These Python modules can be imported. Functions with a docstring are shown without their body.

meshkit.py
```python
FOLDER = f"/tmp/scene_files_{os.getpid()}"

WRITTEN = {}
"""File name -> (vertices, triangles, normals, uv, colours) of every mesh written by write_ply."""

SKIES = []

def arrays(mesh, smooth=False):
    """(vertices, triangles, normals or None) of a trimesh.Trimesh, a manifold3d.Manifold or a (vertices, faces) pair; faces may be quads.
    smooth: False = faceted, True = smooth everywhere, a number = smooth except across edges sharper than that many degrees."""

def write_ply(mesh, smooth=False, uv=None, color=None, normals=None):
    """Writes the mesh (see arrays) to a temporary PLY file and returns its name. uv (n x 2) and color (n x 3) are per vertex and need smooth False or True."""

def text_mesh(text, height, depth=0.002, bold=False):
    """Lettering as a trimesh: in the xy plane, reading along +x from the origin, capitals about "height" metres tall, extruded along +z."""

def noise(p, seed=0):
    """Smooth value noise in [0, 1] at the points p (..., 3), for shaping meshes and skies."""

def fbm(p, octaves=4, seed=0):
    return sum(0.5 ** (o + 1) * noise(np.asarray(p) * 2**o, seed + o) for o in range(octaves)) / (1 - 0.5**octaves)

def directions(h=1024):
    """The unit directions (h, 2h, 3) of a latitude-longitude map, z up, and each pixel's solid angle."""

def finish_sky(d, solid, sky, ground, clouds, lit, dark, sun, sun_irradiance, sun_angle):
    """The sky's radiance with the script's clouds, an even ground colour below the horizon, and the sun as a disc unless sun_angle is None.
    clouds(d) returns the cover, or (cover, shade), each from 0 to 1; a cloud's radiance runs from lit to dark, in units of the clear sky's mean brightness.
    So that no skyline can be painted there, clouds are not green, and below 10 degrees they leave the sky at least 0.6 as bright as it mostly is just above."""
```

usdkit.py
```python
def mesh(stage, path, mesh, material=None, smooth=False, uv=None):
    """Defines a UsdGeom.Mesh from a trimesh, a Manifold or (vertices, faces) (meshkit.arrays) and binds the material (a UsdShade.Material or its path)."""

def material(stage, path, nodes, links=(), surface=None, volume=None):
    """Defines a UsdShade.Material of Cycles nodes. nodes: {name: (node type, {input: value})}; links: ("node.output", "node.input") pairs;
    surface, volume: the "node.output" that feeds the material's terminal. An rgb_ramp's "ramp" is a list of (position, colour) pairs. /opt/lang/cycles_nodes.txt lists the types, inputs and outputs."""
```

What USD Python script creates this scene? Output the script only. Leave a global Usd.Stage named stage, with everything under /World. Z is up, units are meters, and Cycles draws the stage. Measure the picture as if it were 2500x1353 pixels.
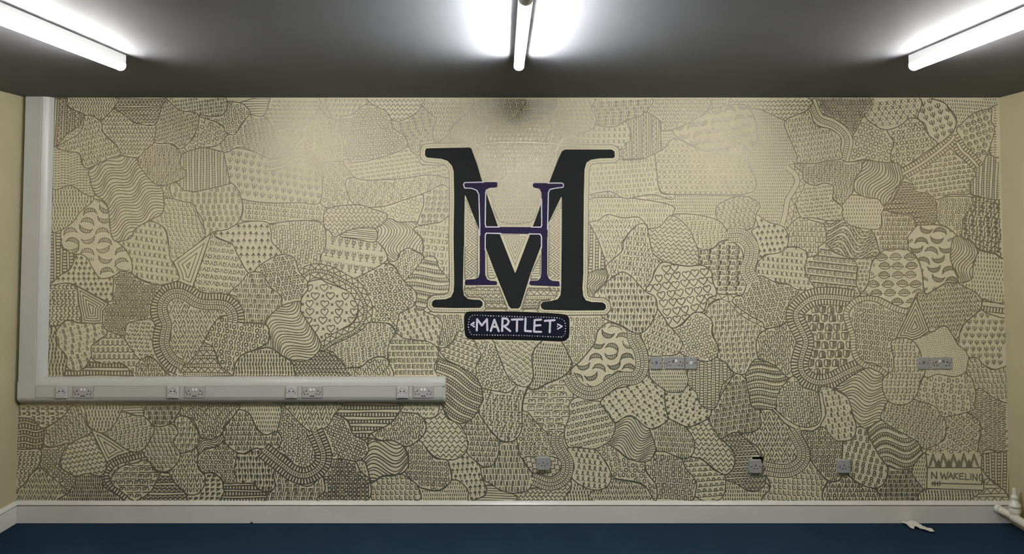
import math, random, mapbox_earcut, numpy as np, trimesh, usdkit, meshkit, manifold3d
import shapely, shapely.geometry as sg, shapely.affinity as sa
from shapely.ops import unary_union
from shapely.prepared import prep
from pxr import Usd, UsdGeom, UsdLux, Gf, Sdf

random.seed(7)
rng = np.random.RandomState(11)
stage = Usd.Stage.CreateInMemory()
UsdGeom.SetStageUpAxis(stage, UsdGeom.Tokens.z)
UsdGeom.SetStageMetersPerUnit(stage, 1.0)
UsdGeom.Xform.Define(stage, '/World')
UsdGeom.Scope.Define(stage, '/World/Looks')

# ------------------------------------------------------------ camera, light
W, H = 2500, 1353
FPX, PU, PV, PITCH, CAM_D, CAM_Z = 1947.0, 1262.0, 457.246, math.radians(2.43379), 5.84, 2.1674
cam = UsdGeom.Camera.Define(stage, '/World/Camera')
cam.CreateHorizontalApertureAttr(36.0)
cam.CreateVerticalApertureAttr(36.0 * H / W)
cam.CreateFocalLengthAttr(36.0 * FPX / W)
cam.CreateHorizontalApertureOffsetAttr(36.0 * (W / 2 - PU) / W)
cam.CreateVerticalApertureOffsetAttr(-36.0 * (H / 2 - PV) / W)
cam.CreateClippingRangeAttr(Gf.Vec2f(0.05, 60))
cam.AddTranslateOp().Set(Gf.Vec3d(0, -CAM_D, CAM_Z))
cam.AddRotateXOp().Set(90 + math.degrees(PITCH))
EXPOSURE = 2.68
cam.CreateExposureAttr(EXPOSURE)
LAMP_STRENGTH = 53.0                  # the fluorescent tubes are the room's only light
LAMP_COLOR = (1.0, 0.975, 0.93)

# ------------------------------------------------------------ helpers
used = {}
def numbered(path):
    n = used.get(path, 0); used[path] = n + 1
    return path if n == 0 else '%s_%03d' % (path, n)
def pth(parent): return str(parent.GetPath()) if parent is not None else '/World'
def tag(p, label=None, cat=None, group=None, kind=None):
    p = p.GetPrim() if hasattr(p, 'GetPrim') else p
    for k, v in (('label', label), ('category', cat), ('group', group), ('kind', kind)):
        if v: p.SetCustomDataByKey(k, v)
    return p
def obj(name, mesh, mat, parent=None, smooth=False):
    path = numbered(pth(parent) + '/' + name)
    return usdkit.mesh(stage, path, mesh, mat, smooth=smooth).GetPrim()
def thing(name, label, cat, loc=(0, 0, 0), rz=0, group=None):
    x = UsdGeom.Xform.Define(stage, numbered('/World/' + name))
    x.AddTranslateOp().Set(Gf.Vec3d(*loc)); x.AddRotateZOp().Set(rz)
    return tag(x.GetPrim(), label, cat, group)
def box(x0, x1, y0, y1, z0, z1):
    b = trimesh.creation.box((x1 - x0, y1 - y0, z1 - z0))
    b.apply_translation(((x0 + x1) / 2, (y0 + y1) / 2, (z0 + z1) / 2)); return b
def bevel_box(x0, x1, y0, y1, z0, z1, r=0.002):
    pts = []
    for sx in (0, 1):
        for sy in (0, 1):
            for sz in (0, 1):
                X, Y, Z = (x0, x1)[sx], (y0, y1)[sy], (z0, z1)[sz]
                dx, dy, dz = (r, -r)[sx], (r, -r)[sy], (r, -r)[sz]
                pts += [(X, Y + dy, Z + dz), (X + dx, Y, Z + dz), (X + dx, Y + dy, Z)]
    return trimesh.convex.convex_hull(np.array(pts))
def cat(*m): return trimesh.util.concatenate([x for q in m for x in (q if isinstance(q, (list, tuple)) else [q])])
def extrude_x(poly_yz, x0, x1):
    """A cross-section given as (y, z) points, swept along x."""
    m = trimesh.creation.extrude_polygon(sg.Polygon(poly_yz), x1 - x0, engine='earcut')
    v = m.vertices; m.vertices = np.c_[v[:, 2] + x0, v[:, 0], v[:, 1]]; m.fix_normals(); return m
def extrude_y(poly_xz, y0, y1):
    m = trimesh.creation.extrude_polygon(poly_xz if hasattr(poly_xz, 'exterior') else sg.Polygon(poly_xz), abs(y1 - y0), engine='earcut')
    v = m.vertices; m.vertices = np.c_[v[:, 0], v[:, 2] + min(y0, y1), v[:, 1]]; m.fix_normals(); return m
def extrude_z(poly_xy, z0, z1):
    m = trimesh.creation.extrude_polygon(sg.Polygon(poly_xy), z1 - z0, engine='earcut'); m.apply_translation((0, 0, z0)); return m
def cyl(p, q, r, n=24):
    return trimesh.creation.cylinder(r, segment=(p, q), sections=n)
def rounded(w, h, r, n=5):
    return sg.box(-w / 2 + r, -h / 2 + r, w / 2 - r, h / 2 - r).buffer(r, quad_segs=n)

def mat(name, nodes, links=(), surface='p.BSDF'):
    return usdkit.material(stage, '/World/Looks/' + name, nodes, links, surface=surface)
def plain(name, color, rough=0.5, **kw):
    return mat(name, {'p': ('principled_bsdf', {'base_color': color, 'roughness': rough, **kw})})
def paint(name, color, rough, bump=0.0, scale=60.0, var=0.04, **kw):
    """Brushed-on paint: slight mottling of the tone, an orange-peel relief."""
    a = [c * (1 - var) for c in color]; b = [min(1, c * (1 + var)) for c in color]
    n = {'tc': ('texture_coordinate', {}), 'n1': ('noise_texture', {'scale': 1.7, 'detail': 4.0}),
         'r': ('rgb_ramp', {'ramp': [(0.3, a), (0.7, b)]}),
         'n2': ('noise_texture', {'scale': scale, 'detail': 3.0}),
         'b': ('bump', {'strength': bump, 'distance': 0.002}),
         'p': ('principled_bsdf', {'roughness': rough, **kw})}
    return mat(name, n, [('tc.object', 'n1.vector'), ('n1.fac', 'r.fac'), ('r.color', 'p.base_color'), ('tc.object', 'n2.vector'), ('n2.fac', 'b.height'), ('b.normal', 'p.normal')])

WALL_RGB = (0.64, 0.592, 0.42)
M_wall = paint('wall_paint', WALL_RGB, 0.6, 0.12, specular_ior_level=0.12)
M_ground = paint('mural_ground_paint', WALL_RGB, 0.6, 0.12, specular_ior_level=0.12)
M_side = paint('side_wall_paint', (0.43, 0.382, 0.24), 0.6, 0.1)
M_ceil = paint('ceiling_paint', (0.090, 0.092, 0.102), 0.75, 0.1)
M_pen = paint('silver_grey_pen', (0.34, 0.31, 0.25), 0.40, 0.0, metallic=0.85)
M_dark = paint('near_black_paint', (0.009, 0.011, 0.0115), 0.7, 0.05, specular_ior_level=0.25)
M_purple = paint('deep_purple_paint', (0.018, 0.010, 0.050), 0.7, 0.05, specular_ior_level=0.25)
M_navy = paint('navy_paint', (0.006, 0.006, 0.022), 0.7, 0.05, specular_ior_level=0.2)
M_navy2 = paint('panel_rim_paint', (0.004, 0.004, 0.008), 0.7, 0.05, specular_ior_level=0.2)
M_white = paint('white_brush_paint', (0.62, 0.60, 0.70), 0.5, 0.3, scale=90, var=0.25)
M_skirt = paint('gloss_woodwork_white', (0.60, 0.59, 0.555), 0.3, 0.05)
M_pvc = paint('grey_white_plastic', (0.50, 0.50, 0.475), 0.35, 0.03)
M_plate = plain('socket_white_plastic', (0.54, 0.54, 0.54), 0.28)
M_plate3 = plain('socket_dull_plastic', (0.43, 0.42, 0.415), 0.3)
M_plate2 = plain('wall_plate_grey_plastic', (0.34, 0.335, 0.335), 0.28)
M_switch = plain('rocker_white_plastic', (0.78, 0.78, 0.76), 0.2)
M_slot = plain('socket_slot_dark', (0.008, 0.008, 0.008), 0.6)
M_screw = plain('screw_dull_metal', (0.06, 0.055, 0.05), 0.45, metallic=0.6)
M_grey = plain('switch_grey_plastic', (0.16, 0.16, 0.16), 0.4)
M_metal = plain('batten_white_metal', (0.62, 0.62, 0.63), 0.4)
M_cap = plain('batten_cap_grey', (0.36, 0.37, 0.37), 0.4)
M_pipe = paint('pipe_gloss_paint', (0.62, 0.59, 0.51), 0.3, 0.06)
M_hole = plain('wall_cavity_brown', (0.012, 0.008, 0.004), 0.9)
M_litter = paint('torn_paper', (0.55, 0.54, 0.48), 0.8, 0.3)
def lamp(name, color, k): return mat(name, {'e': ('emission', {'color': color, 'strength': LAMP_STRENGTH * k})}, surface='e.emission')
M_cover = mat('clear_ribbed_cover', {'c': ('transparent_bsdf', {'color': (1, 1, 1)}), 'd': ('translucent_bsdf', {'color': (0.9, 0.9, 0.9)}), 'm': ('mix_closure', {'fac': 0.12})}, [('c.BSDF', 'm.closure1'), ('d.BSDF', 'm.closure2')], surface='m.closure')
M_lamp = lamp('fluorescent_tube_lit', LAMP_COLOR, 0.70)
M_lamp_mid = lamp('fluorescent_tube_lit_cool', (0.97, 0.98, 0.97), 1.95)     # a newer, cooler tube
M_tube = mat('tube_cap_orange', {'e': ('emission', {'color': (0.9, 0.62, 0.48), 'strength': 0.85})}, surface='e.emission')
M_carpet = mat('blue_carpet', {'tc': ('texture_coordinate', {}), 'n': ('noise_texture', {'scale': 260.0, 'detail': 4.0, 'roughness': 0.7}),
    'n3': ('noise_texture', {'scale': 2.2, 'detail': 3.0}), 'r': ('rgb_ramp', {'ramp': [(0.3, (0.008, 0.018, 0.033)), (0.7, (0.017, 0.034, 0.058))]}),
    'a': ('math', {'math_type': 'multiply_add', 'value2': 0.5, 'value3': 0.25}), 'a2': ('math', {'math_type': 'multiply_add', 'value2': 0.5}),
    'b': ('bump', {'strength': 0.6, 'distance': 0.004}), 'p': ('principled_bsdf', {'roughness': 1.0, 'specular_ior_level': 0.0})},
    [('tc.object', 'n.vector'), ('tc.object', 'n3.vector'), ('n.fac', 'a2.value1'), ('n3.fac', 'a.value1'), ('a.value', 'a2.value3'), ('a2.value', 'r.fac'), ('r.color', 'p.base_color'), ('n.fac', 'b.height'), ('b.normal', 'p.normal')])

# ------------------------------------------------------------ room
XL, XR, YF, ZC = -3.610, 3.551, -6.5, 3.0761     # left wall, right wall, wall behind the camera, ceiling
T = 0.15
def struct(name, mesh, m): return tag(obj(name, mesh, m), kind='structure')
HOLE = (1.700, 1.790, 0.405, 0.4655)              # x0, x1, z0, z1 of the cavity behind the crooked socket
wall_poly = sg.box(XL - T, -T, XR + T, ZC + T).difference(sg.box(HOLE[0], HOLE[2], HOLE[1], HOLE[3]))
struct('wall_back', extrude_y(wall_poly, 0, T), M_wall)
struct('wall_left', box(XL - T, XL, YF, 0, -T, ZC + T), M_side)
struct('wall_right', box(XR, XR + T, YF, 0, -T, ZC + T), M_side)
struct('wall_front', box(XL - T, XR + T, YF - T, YF, -T, ZC + T), M_wall)
struct('floor', box(XL, XR, YF, 0, -T, 0), M_carpet)
struct('ceiling', box(XL, XR, YF, 0, ZC, ZC + T), M_ceil)

SK = [(0, 0), (-0.019, 0), (-0.019, 0.1165), (-0.0155, 0.1200), (-0.0080, 0.1200), (-0.0080, 0.1262), (-0.0215, 0.1272), (-0.0222, 0.1290),
      (-0.0205, 0.1330), (-0.0165, 0.1380), (-0.0115, 0.1435), (-0.0060, 0.1495), (0, 0.1548)]
def skirt_back():
    return extrude_x(SK, XL, XR)
struct('baseboard_back', skirt_back(), M_skirt)
mL = extrude_x(SK, YF, -0.021); v = mL.vertices; mL.vertices = np.c_[XL - v[:, 1], v[:, 0], v[:, 2]]; mL.fix_normals()
struct('baseboard_left', mL, M_skirt)
mR = extrude_x(SK, YF, -0.30); v = mR.vertices; mR.vertices = np.c_[XR + v[:, 1], v[:, 0], v[:, 2]]; mR.fix_normals()
struct('baseboard_right', mR, M_skirt)

# ------------------------------------------------------------ fluorescent battens
G_L = 'fluorescent battens on the ceiling'
def batten(label, x, y0, y1, skew=0.0, tube=M_lamp):
    """y0: end near the mural wall, y1: end towards the camera. Hangs flat on the ceiling."""
    t = thing('fluorescent_batten', label, 'ceiling light', (x, y0, ZC), skew, G_L)
    L = y0 - y1
    def along(sec, ya, yb):
        m = extrude_x(sec, ya, yb); v = m.vertices; m.vertices = np.c_[v[:, 1], v[:, 0], v[:, 2]]; m.fix_normals(); return m
    obj('spine', along([(-0.0265, 0), (0.0265, 0), (0.0265, -0.040), (0.0245, -0.0455), (-0.0245, -0.0455), (-0.0265, -0.040)], -L - 0.10, 0), M_metal, t, smooth=20)
    obj('tube', cyl((0, -0.008, -0.0640), (0, -L + 0.004, -0.0640), 0.0130, 20), tube, t, smooth=40)
    a = np.linspace(math.pi, 2 * math.pi, 15)
    df = [(-0.0265, -0.0462), (-0.0275, -0.056)] + [(0.0275 * math.cos(q), -0.0590 + 0.0260 * math.sin(q)) for q in a] + [(0.0275, -0.056), (0.0265, -0.0462)]
    df = df[::-1]
    obj('diffuser', along(df, -L, -0.006), M_cover, t, smooth=30)
    ec = [(p[0] * 1.06, p[1] if p[1] > -0.05 else p[1] * 1.012) for p in df]
    obj('end_cap', along(ec, -L - 0.10, -L - 0.001), M_cap, t, smooth=20)
    obj('end_cap', along(ec, -0.005, 0.0), M_cap, t, smooth=20)
    m = trimesh.creation.icosphere(subdivisions=2, radius=0.0125); m.vertices = m.vertices * (1, 1.1, 0.35) + (0, -L + 0.012, -0.0850)
    obj('tube_cap', m, M_tube, t, smooth=True)
    return t
batten('white fluorescent ceiling batten at the upper left, above the tall grey trunking', -2.170, -1.50, -2.82)
batten('white fluorescent ceiling batten in the middle, above the big letter M', 0.011, -1.50, -2.82, 1.0, M_lamp_mid)
batten('white fluorescent ceiling batten at the upper right, near the bare right wall', 2.174, -1.50, -2.82)

# ------------------------------------------------------------ cable trunking and its outlets
TX0, TX1, TZ0, TZ1, TEND = -3.583, -3.402, 0.860, 1.043, -0.513
CZ0, CZ1 = 0.904, 0.984                            # the clip-on cover between the rounded shoulders
prof = [(-0.0034, TZ0), (-0.018, TZ0 + 0.001), (-0.031, TZ0 + 0.006), (-0.041, TZ0 + 0.016), (-0.047, TZ0 + 0.029), (-0.050, CZ0 - 0.0005), (-0.046, CZ0), (-0.046, CZ1),
        (-0.050, CZ1 + 0.0005), (-0.0485, CZ1 + 0.018), (-0.043, CZ1 + 0.036), (-0.033, TZ1 - 0.008), (-0.020, TZ1 - 0.001), (-0.0034, TZ1)]
TB = -0.0034
prof = [(y * 1.26, z) for y, z in prof]
t = thing('cable_trunking', 'grey-white L-shaped cable trunking dropping down the left corner and running across the mural', 'cable trunking')
obj('body', extrude_x(prof, TX0 + 0.05, TEND - 0.016), M_pvc, t, smooth=25)
ep = sg.Polygon(prof).buffer(0.0022)
m = trimesh.creation.extrude_polygon(ep, 0.018, engine='earcut'); v = m.vertices; m.vertices = np.c_[v[:, 2] + TEND - 0.018, np.minimum(v[:, 0], TB), v[:, 1]]; m.fix_normals()
obj('end_cap', m, M_pvc, t, smooth=25)
SINGLES = [-3.264, -2.465, -1.615, -0.820]
DOUBLES = [-3.111, -2.311, -1.468, -0.672]
gaps = [(TX1 - 0.05, SINGLES[0] - 0.044)]
for a, b in zip(SINGLES, DOUBLES): gaps.append((a + 0.044, b - 0.0755))
for b, a in zip(DOUBLES, SINGLES[1:]): gaps.append((b + 0.0755, a - 0.044))
gaps.append((DOUBLES[-1] + 0.0755, TEND - 0.019))
for a, b in gaps:
    obj('cover', bevel_box(a, b, -0.0496 * 1.26, -0.044 * 1.26, CZ0 + 0.0012, CZ1 - 0.0012, 0.0008), M_pvc, t)
pv = [(TX0, TB), (TX0, -0.046), (TX0 + 0.004, -0.050), (TX1 - 0.062, -0.050), (TX1 - 0.060, -0.0475), (TX1 - 0.057, -0.0475), (TX1 - 0.055, -0.050), (TX1 - 0.048, -0.0485), (TX1 - 0.030, -0.041), (TX1 - 0.014, -0.028), (TX1 - 0.003, -0.012), (TX1, TB)]
pv = [(x, y * 1.26) for x, y in pv]
obj('vertical_run', extrude_z(pv, CZ1 + 0.0, ZC - 0.001), M_pvc, t, smooth=25)
elb = [(TX0, 0), (TX0, -0.0464), (TX0 + 0.004, -0.0504), (TX0 + 0.13, -0.0504), (TX0 + 0.13, 0)]
eb = [(TB, TZ0 - 0.001), (-0.019, TZ0 - 0.000), (-0.032, TZ0 + 0.005), (-0.042, TZ0 + 0.015), (-0.048, TZ0 + 0.028), (-0.0505, CZ0), (-0.0505, CZ1 + 0.03), (TB, CZ1 + 0.03)]
eb = [(y * 1.26, z) for y, z in eb]
obj('corner_piece', extrude_x(eb, TX0 - 0.001, TX0 + 0.128), M_pvc, t, smooth=25)

def dots(spots, w, h, y, depth=0.0012):
    return cat([box(x - w / 2, x + w / 2, y - depth, y + 0.002, z - h / 2, z + h / 2) for x, z in spots])
def plate_mesh(w, h, d, r=0.004, lip=0.003):
    a = extrude_y(rounded(w, h, r), -d + lip, 0)
    b = extrude_y(rounded(w - 0.006, h - 0.006, r), -d, -d + lip)
    f0 = np.array([(p[0], -d + lip, p[1]) for p in rounded(w, h, r).exterior.coords]); f1 = np.array([(p[0], -d, p[1]) for p in rounded(w - 0.005, h - 0.005, r).exterior.coords])
    bk = f0.copy(); bk[:, 1] = 0
    return trimesh.convex.convex_hull(np.vstack([f0, f1, bk]))
def holes(t, spots, w, h, y):
    for x, z in spots: obj('pin_hole', dots([(x, z)], w, h, y), M_slot, t)
def double_socket(label, x, y, z, m, usb=True, group=None, left_dark=False, right_dark=False):
    t = thing('double_socket', label, 'socket', (x, y, z), 0, group)
    d = 0.010
    obj('plate', plate_mesh(0.146, 0.086, d), m, t, smooth=25)
    for s in (-1, 1):
        gx = s * 0.0425
        holes(t, [(gx - 0.0012 * s, 0.0075)], 0.0052, 0.0100, -d)
        holes(t, [(gx - 0.0110, -0.0160), (gx + 0.0110, -0.0160)], 0.0080, 0.0052, -d)
        obj('screw', cyl((s * 0.0600, -d - 0.0010, -0.001), (s * 0.0600, -d + 0.002, -0.001), 0.0036, 12), M_screw, t)
        dark = left_dark if s < 0 else right_dark
        obj('switch', bevel_box(s * 0.0115 - 0.0075, s * 0.0115 + 0.0075, -d - 0.0035, -d + 0.002, 0.005, 0.025, 0.002), M_grey if dark else M_switch, t)
        if usb: obj('usb_port', dots([(s * 0.0085, -0.029)], 0.0128, 0.0062, -d), M_slot, t)
    return t
def euro_socket(label, x, y, z, group=None):
    t = thing('round_socket', label, 'socket', (x, y, z), 0, group)
    obj('plate', plate_mesh(0.083, 0.083, 0.016, 0.003), M_plate, t, smooth=25)
    ring = sg.Point(0, 0).buffer(0.036, 24).difference(sg.Point(0, 0).buffer(0.0335, 24))
    obj('dish', cat(extrude_y(ring, -0.0195, -0.015), extrude_y(sg.Point(0, 0).buffer(0.0337, 24), -0.0168, -0.015)), M_plate, t, smooth=25)
    holes(t, [(-0.0130, 0.0085), (0.0130, 0.0085)], 0.0092, 0.0082, -0.0168)
    for s in (-1, 1):
        obj('screw', cyl((s * 0.0285, -0.018, -0.002), (s * 0.0285, -0.015, -0.002), 0.0030, 10), M_screw, t)
        obj('earth_clip', bevel_box(s * 0.0125 - 0.0075, s * 0.0125 + 0.0075, -0.0182, -0.016, -0.0085, -0.0055, 0.0006), M_cap, t)
    for k in (-0.017, -0.024): obj('rib', bevel_box(-0.021, 0.021, -0.0188, -0.016, k - 0.0013, k + 0.0013, 0.0006), M_plate, t)
    return t
ordn = ['first', 'second', 'third', 'fourth']
DY, SZ = -0.0460 * 1.26, 0.9425
for i, (a, b) in enumerate(zip(SINGLES, DOUBLES)):
    where = ['nearest the left corner', 'second from the left corner', 'third from the left corner', 'nearest the end cap'][i]
    euro_socket('square white outlet with a round dish on the trunking, %s' % where, a, DY, SZ - 0.001, 'round-dish outlets on the trunking')
    double_socket('double switched socket with two dark ports on the trunking, %s' % where, b, DY, SZ + 0.001, M_plate3, True, 'double sockets on the trunking')

def single_plate(name, label, cat_, x, z, dark):
    t = thing(name, label, cat_, (x, 0, z), 0, 'wall plates on the mural')
    d = 0.0115
    obj('plate', plate_mesh(0.086, 0.088, d), M_plate2, t, smooth=25)
    for s in (-1, 1): obj('screw', cyl((s * 0.030, -d - 0.001, 0.0), (s * 0.030, -d + 0.002, 0.0), 0.0036, 12), M_screw, t)
    obj('rocker', bevel_box(-0.0095, 0.0095, -d - (0.001 if dark else 0.004), -d + 0.002, -0.006 if dark else -0.009, 0.016 if dark else 0.013, 0.0009 if dark else 0.002), M_grey if dark else M_switch, t)
    return t
zb = 1.1385
single_plate('fused_switch', 'single grey plate with a dark square switch, left end of the row of three plates', 'switch', 1.0110, zb, True)
double_socket('double wall socket in the middle of the row of three plates right of the plaque', 1.1435, 0, zb, M_plate2, False, 'wall plates on the mural', True, False)
single_plate('light_switch', 'single plate with a white rocker, right end of the row of three plates', 'switch', 1.2630, zb, False)
single_plate('fused_switch', 'single grey plate with dark switch, left of the double socket near the right wall', 'switch', 2.9485, zb - 0.001, True)
double_socket('grey double wall socket high on the mural near the right wall', 3.0790, 0, zb - 0.001, M_plate2, False, 'wall plates on the mural', False, True)

def single_socket(label, x, z, w, h, d, r, rot=0.0):
    t = thing('single_socket', label, 'socket', (x, 0, z), 0, 'surface sockets low on the mural')
    obj('back_box', plate_mesh(w, h, d, r, 0.006), M_plate2, t, smooth=25)
    holes(t, [(0, 0.009)], 0.0055, 0.0105, -d)
    holes(t, [(-0.011, -0.013), (0.011, -0.013)], 0.0078, 0.0052, -d)
    for s in (-1, 1): obj('screw', cyl((s * 0.030, -d - 0.001, 0.000), (s * 0.030, -d + 0.002, 0.000), 0.0036, 12), M_screw, t)
    return t
single_socket('rounded surface-mounted single socket low on the mural inside a zigzag patch below the plaque', 0.190, 0.4255, 0.103, 0.090, 0.034, 0.016)
single_socket('single socket hanging off its dark hole low on the right half of the mural', 1.716, 0.4035, 0.088, 0.092, 0.030, 0.004)
single_socket('plain square single socket low on the mural, rightmost of the three low ones', 2.352, 0.4030, 0.090, 0.090, 0.030, 0.004)
hx0, hx1, hz0, hz1 = HOLE
tag(obj('wall_cavity', cat(box(hx0, hx1, 0.05, 0.054, hz0, hz1), box(hx0 - 0.003, hx0 - 0.0002, 0.001, 0.054, hz0, hz1), box(hx1 + 0.0002, hx1 + 0.003, 0.001, 0.054, hz0, hz1), box(hx0, hx1, 0.001, 0.054, hz1 + 0.0002, hz1 + 0.003), box(hx0, hx1, 0.001, 0.054, hz0 - 0.003, hz0 - 0.0002)), M_hole),
    'dark open box sunk into the wall behind the crooked socket', 'wall box')

# ------------------------------------------------------------ heating pipe in the right corner
t = thing('heating_pipe', 'white painted heating pipe with valve low in the right corner', 'pipe', (3.487, -0.165, 0))
def lathe(pr, n=28):
    m = trimesh.creation.revolve(np.array(pr), sections=n); m.fix_normals(); return m
obj('valve', lathe([(0, 0.165), (0.034, 0.165), (0.040, 0.170), (0.041, 0.182), (0.036, 0.190), (0.026, 0.203), (0.0215, 0.216), (0.0205, 0.219), (0.017, 0.220), (0.017, 0.2235), (0.0245, 0.225), (0.0255, 0.236), (0.0215, 0.246), (0.0150, 0.252), (0.0140, 0.292), (0.0120, 0.297), (0, 0.297)]), M_pipe, t, smooth=35)
obj('collar', lathe([(0, 0.128), (0.036, 0.128), (0.039, 0.134), (0.039, 0.156), (0.036, 0.163), (0, 0.163)]), M_pipe, t, smooth=35)
obj('tee', cat(trimesh.creation.icosphere(subdivisions=3, radius=0.037).apply_translation((0, 0, 0.095)), cyl((0, 0, 0.095), (0, 0, 0.130), 0.0335)), M_pipe, t, smooth=35)
run = [np.array(p) for p in ((0, -0.02, 0.090), (-0.001, -0.5, 0.086), (0, -1.6, 0.084), (0, -4.2, 0.080))]
obj('pipe_run', cat([cyl(a, b, 0.0285) for a, b in zip(run, run[1:])]), M_pipe, t, smooth=35)
obj('branch', cat(cyl((-0.004, 0.005, 0.097), (-0.046, 0.140, 0.112), 0.026), cyl((-0.036, 0.108, 0.1085), (-0.044, 0.1335, 0.1113), 0.030)), M_pipe, t, smooth=35)

# ------------------------------------------------------------ torn scrap on the carpet
def scrap(pts, ridge, z0, seed, n=4):
    poly = sg.Polygon(pts).segmentize(0.008)
    c = np.array(poly.exterior.coords)[:-1]
    inner = [p for p in np.array(np.meshgrid(np.arange(2.70, 2.90, 0.010), np.arange(-0.24, 0.0, 0.010))).reshape(2, -1).T if poly.buffer(-0.004).contains(sg.Point(p))]
    from scipy.spatial import Delaunay
    P = np.vstack([c, inner]); tri = Delaunay(P).simplices
    keep = [s for s in tri if poly.contains(sg.Point(P[s].mean(0)))]
    zz = z0 + ridge * meshkit.fbm(np.c_[P * 38, np.zeros(len(P))], 3, seed) + 0.010 * np.abs(np.sin(P[:, 0] * 60 + P[:, 1] * 45))
    top = np.c_[P, zz]; bot = np.c_[P, zz - 0.0022]
    k = np.array(keep); nn = len(P)
    e = [(i, (i + 1) % len(c)) for i in range(len(c))]
    f = list(k) + list(k[:, ::-1] + nn) + [(a, b, b + nn) for a, b in e] + [(a, b + nn, a + nn) for a, b in e]
    m = trimesh.Trimesh(np.vstack([top, bot]), np.array(f), process=False); m.fix_normals(); return m
t = thing('paper_scrap', 'torn crumpled scrap of off-white paper on the blue carpet against the baseboard', 'litter')
obj('strip', scrap([(2.772, -0.024), (2.800, -0.026), (2.838, -0.030), (2.848, -0.075), (2.862, -0.110), (2.876, -0.150), (2.889, -0.178), (2.893, -0.215), (2.886, -0.232), (2.868, -0.206), (2.836, -0.170), (2.810, -0.132), (2.792, -0.096), (2.778, -0.064)], 0.022, 0.003, 3), M_litter, t, smooth=40)
obj('torn_flap', scrap([(2.757, -0.030), (2.770, -0.026), (2.786, -0.094), (2.800, -0.128), (2.786, -0.150), (2.772, -0.132), (2.764, -0.092), (2.752, -0.060)], 0.012, 0.003, 5), M_litter, t, smooth=40)
tag(obj('dirt_crumb', meshkit and trimesh.creation.icosphere(subdivisions=2, radius=0.008).apply_transform(np.diag([1, 0.8, 0.75, 1])).apply_translation((-1.903, -0.0235, 0.0055)), M_slot, smooth=True), 'tiny dark crumb on the carpet at the foot of the baseboard', 'dirt')

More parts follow.
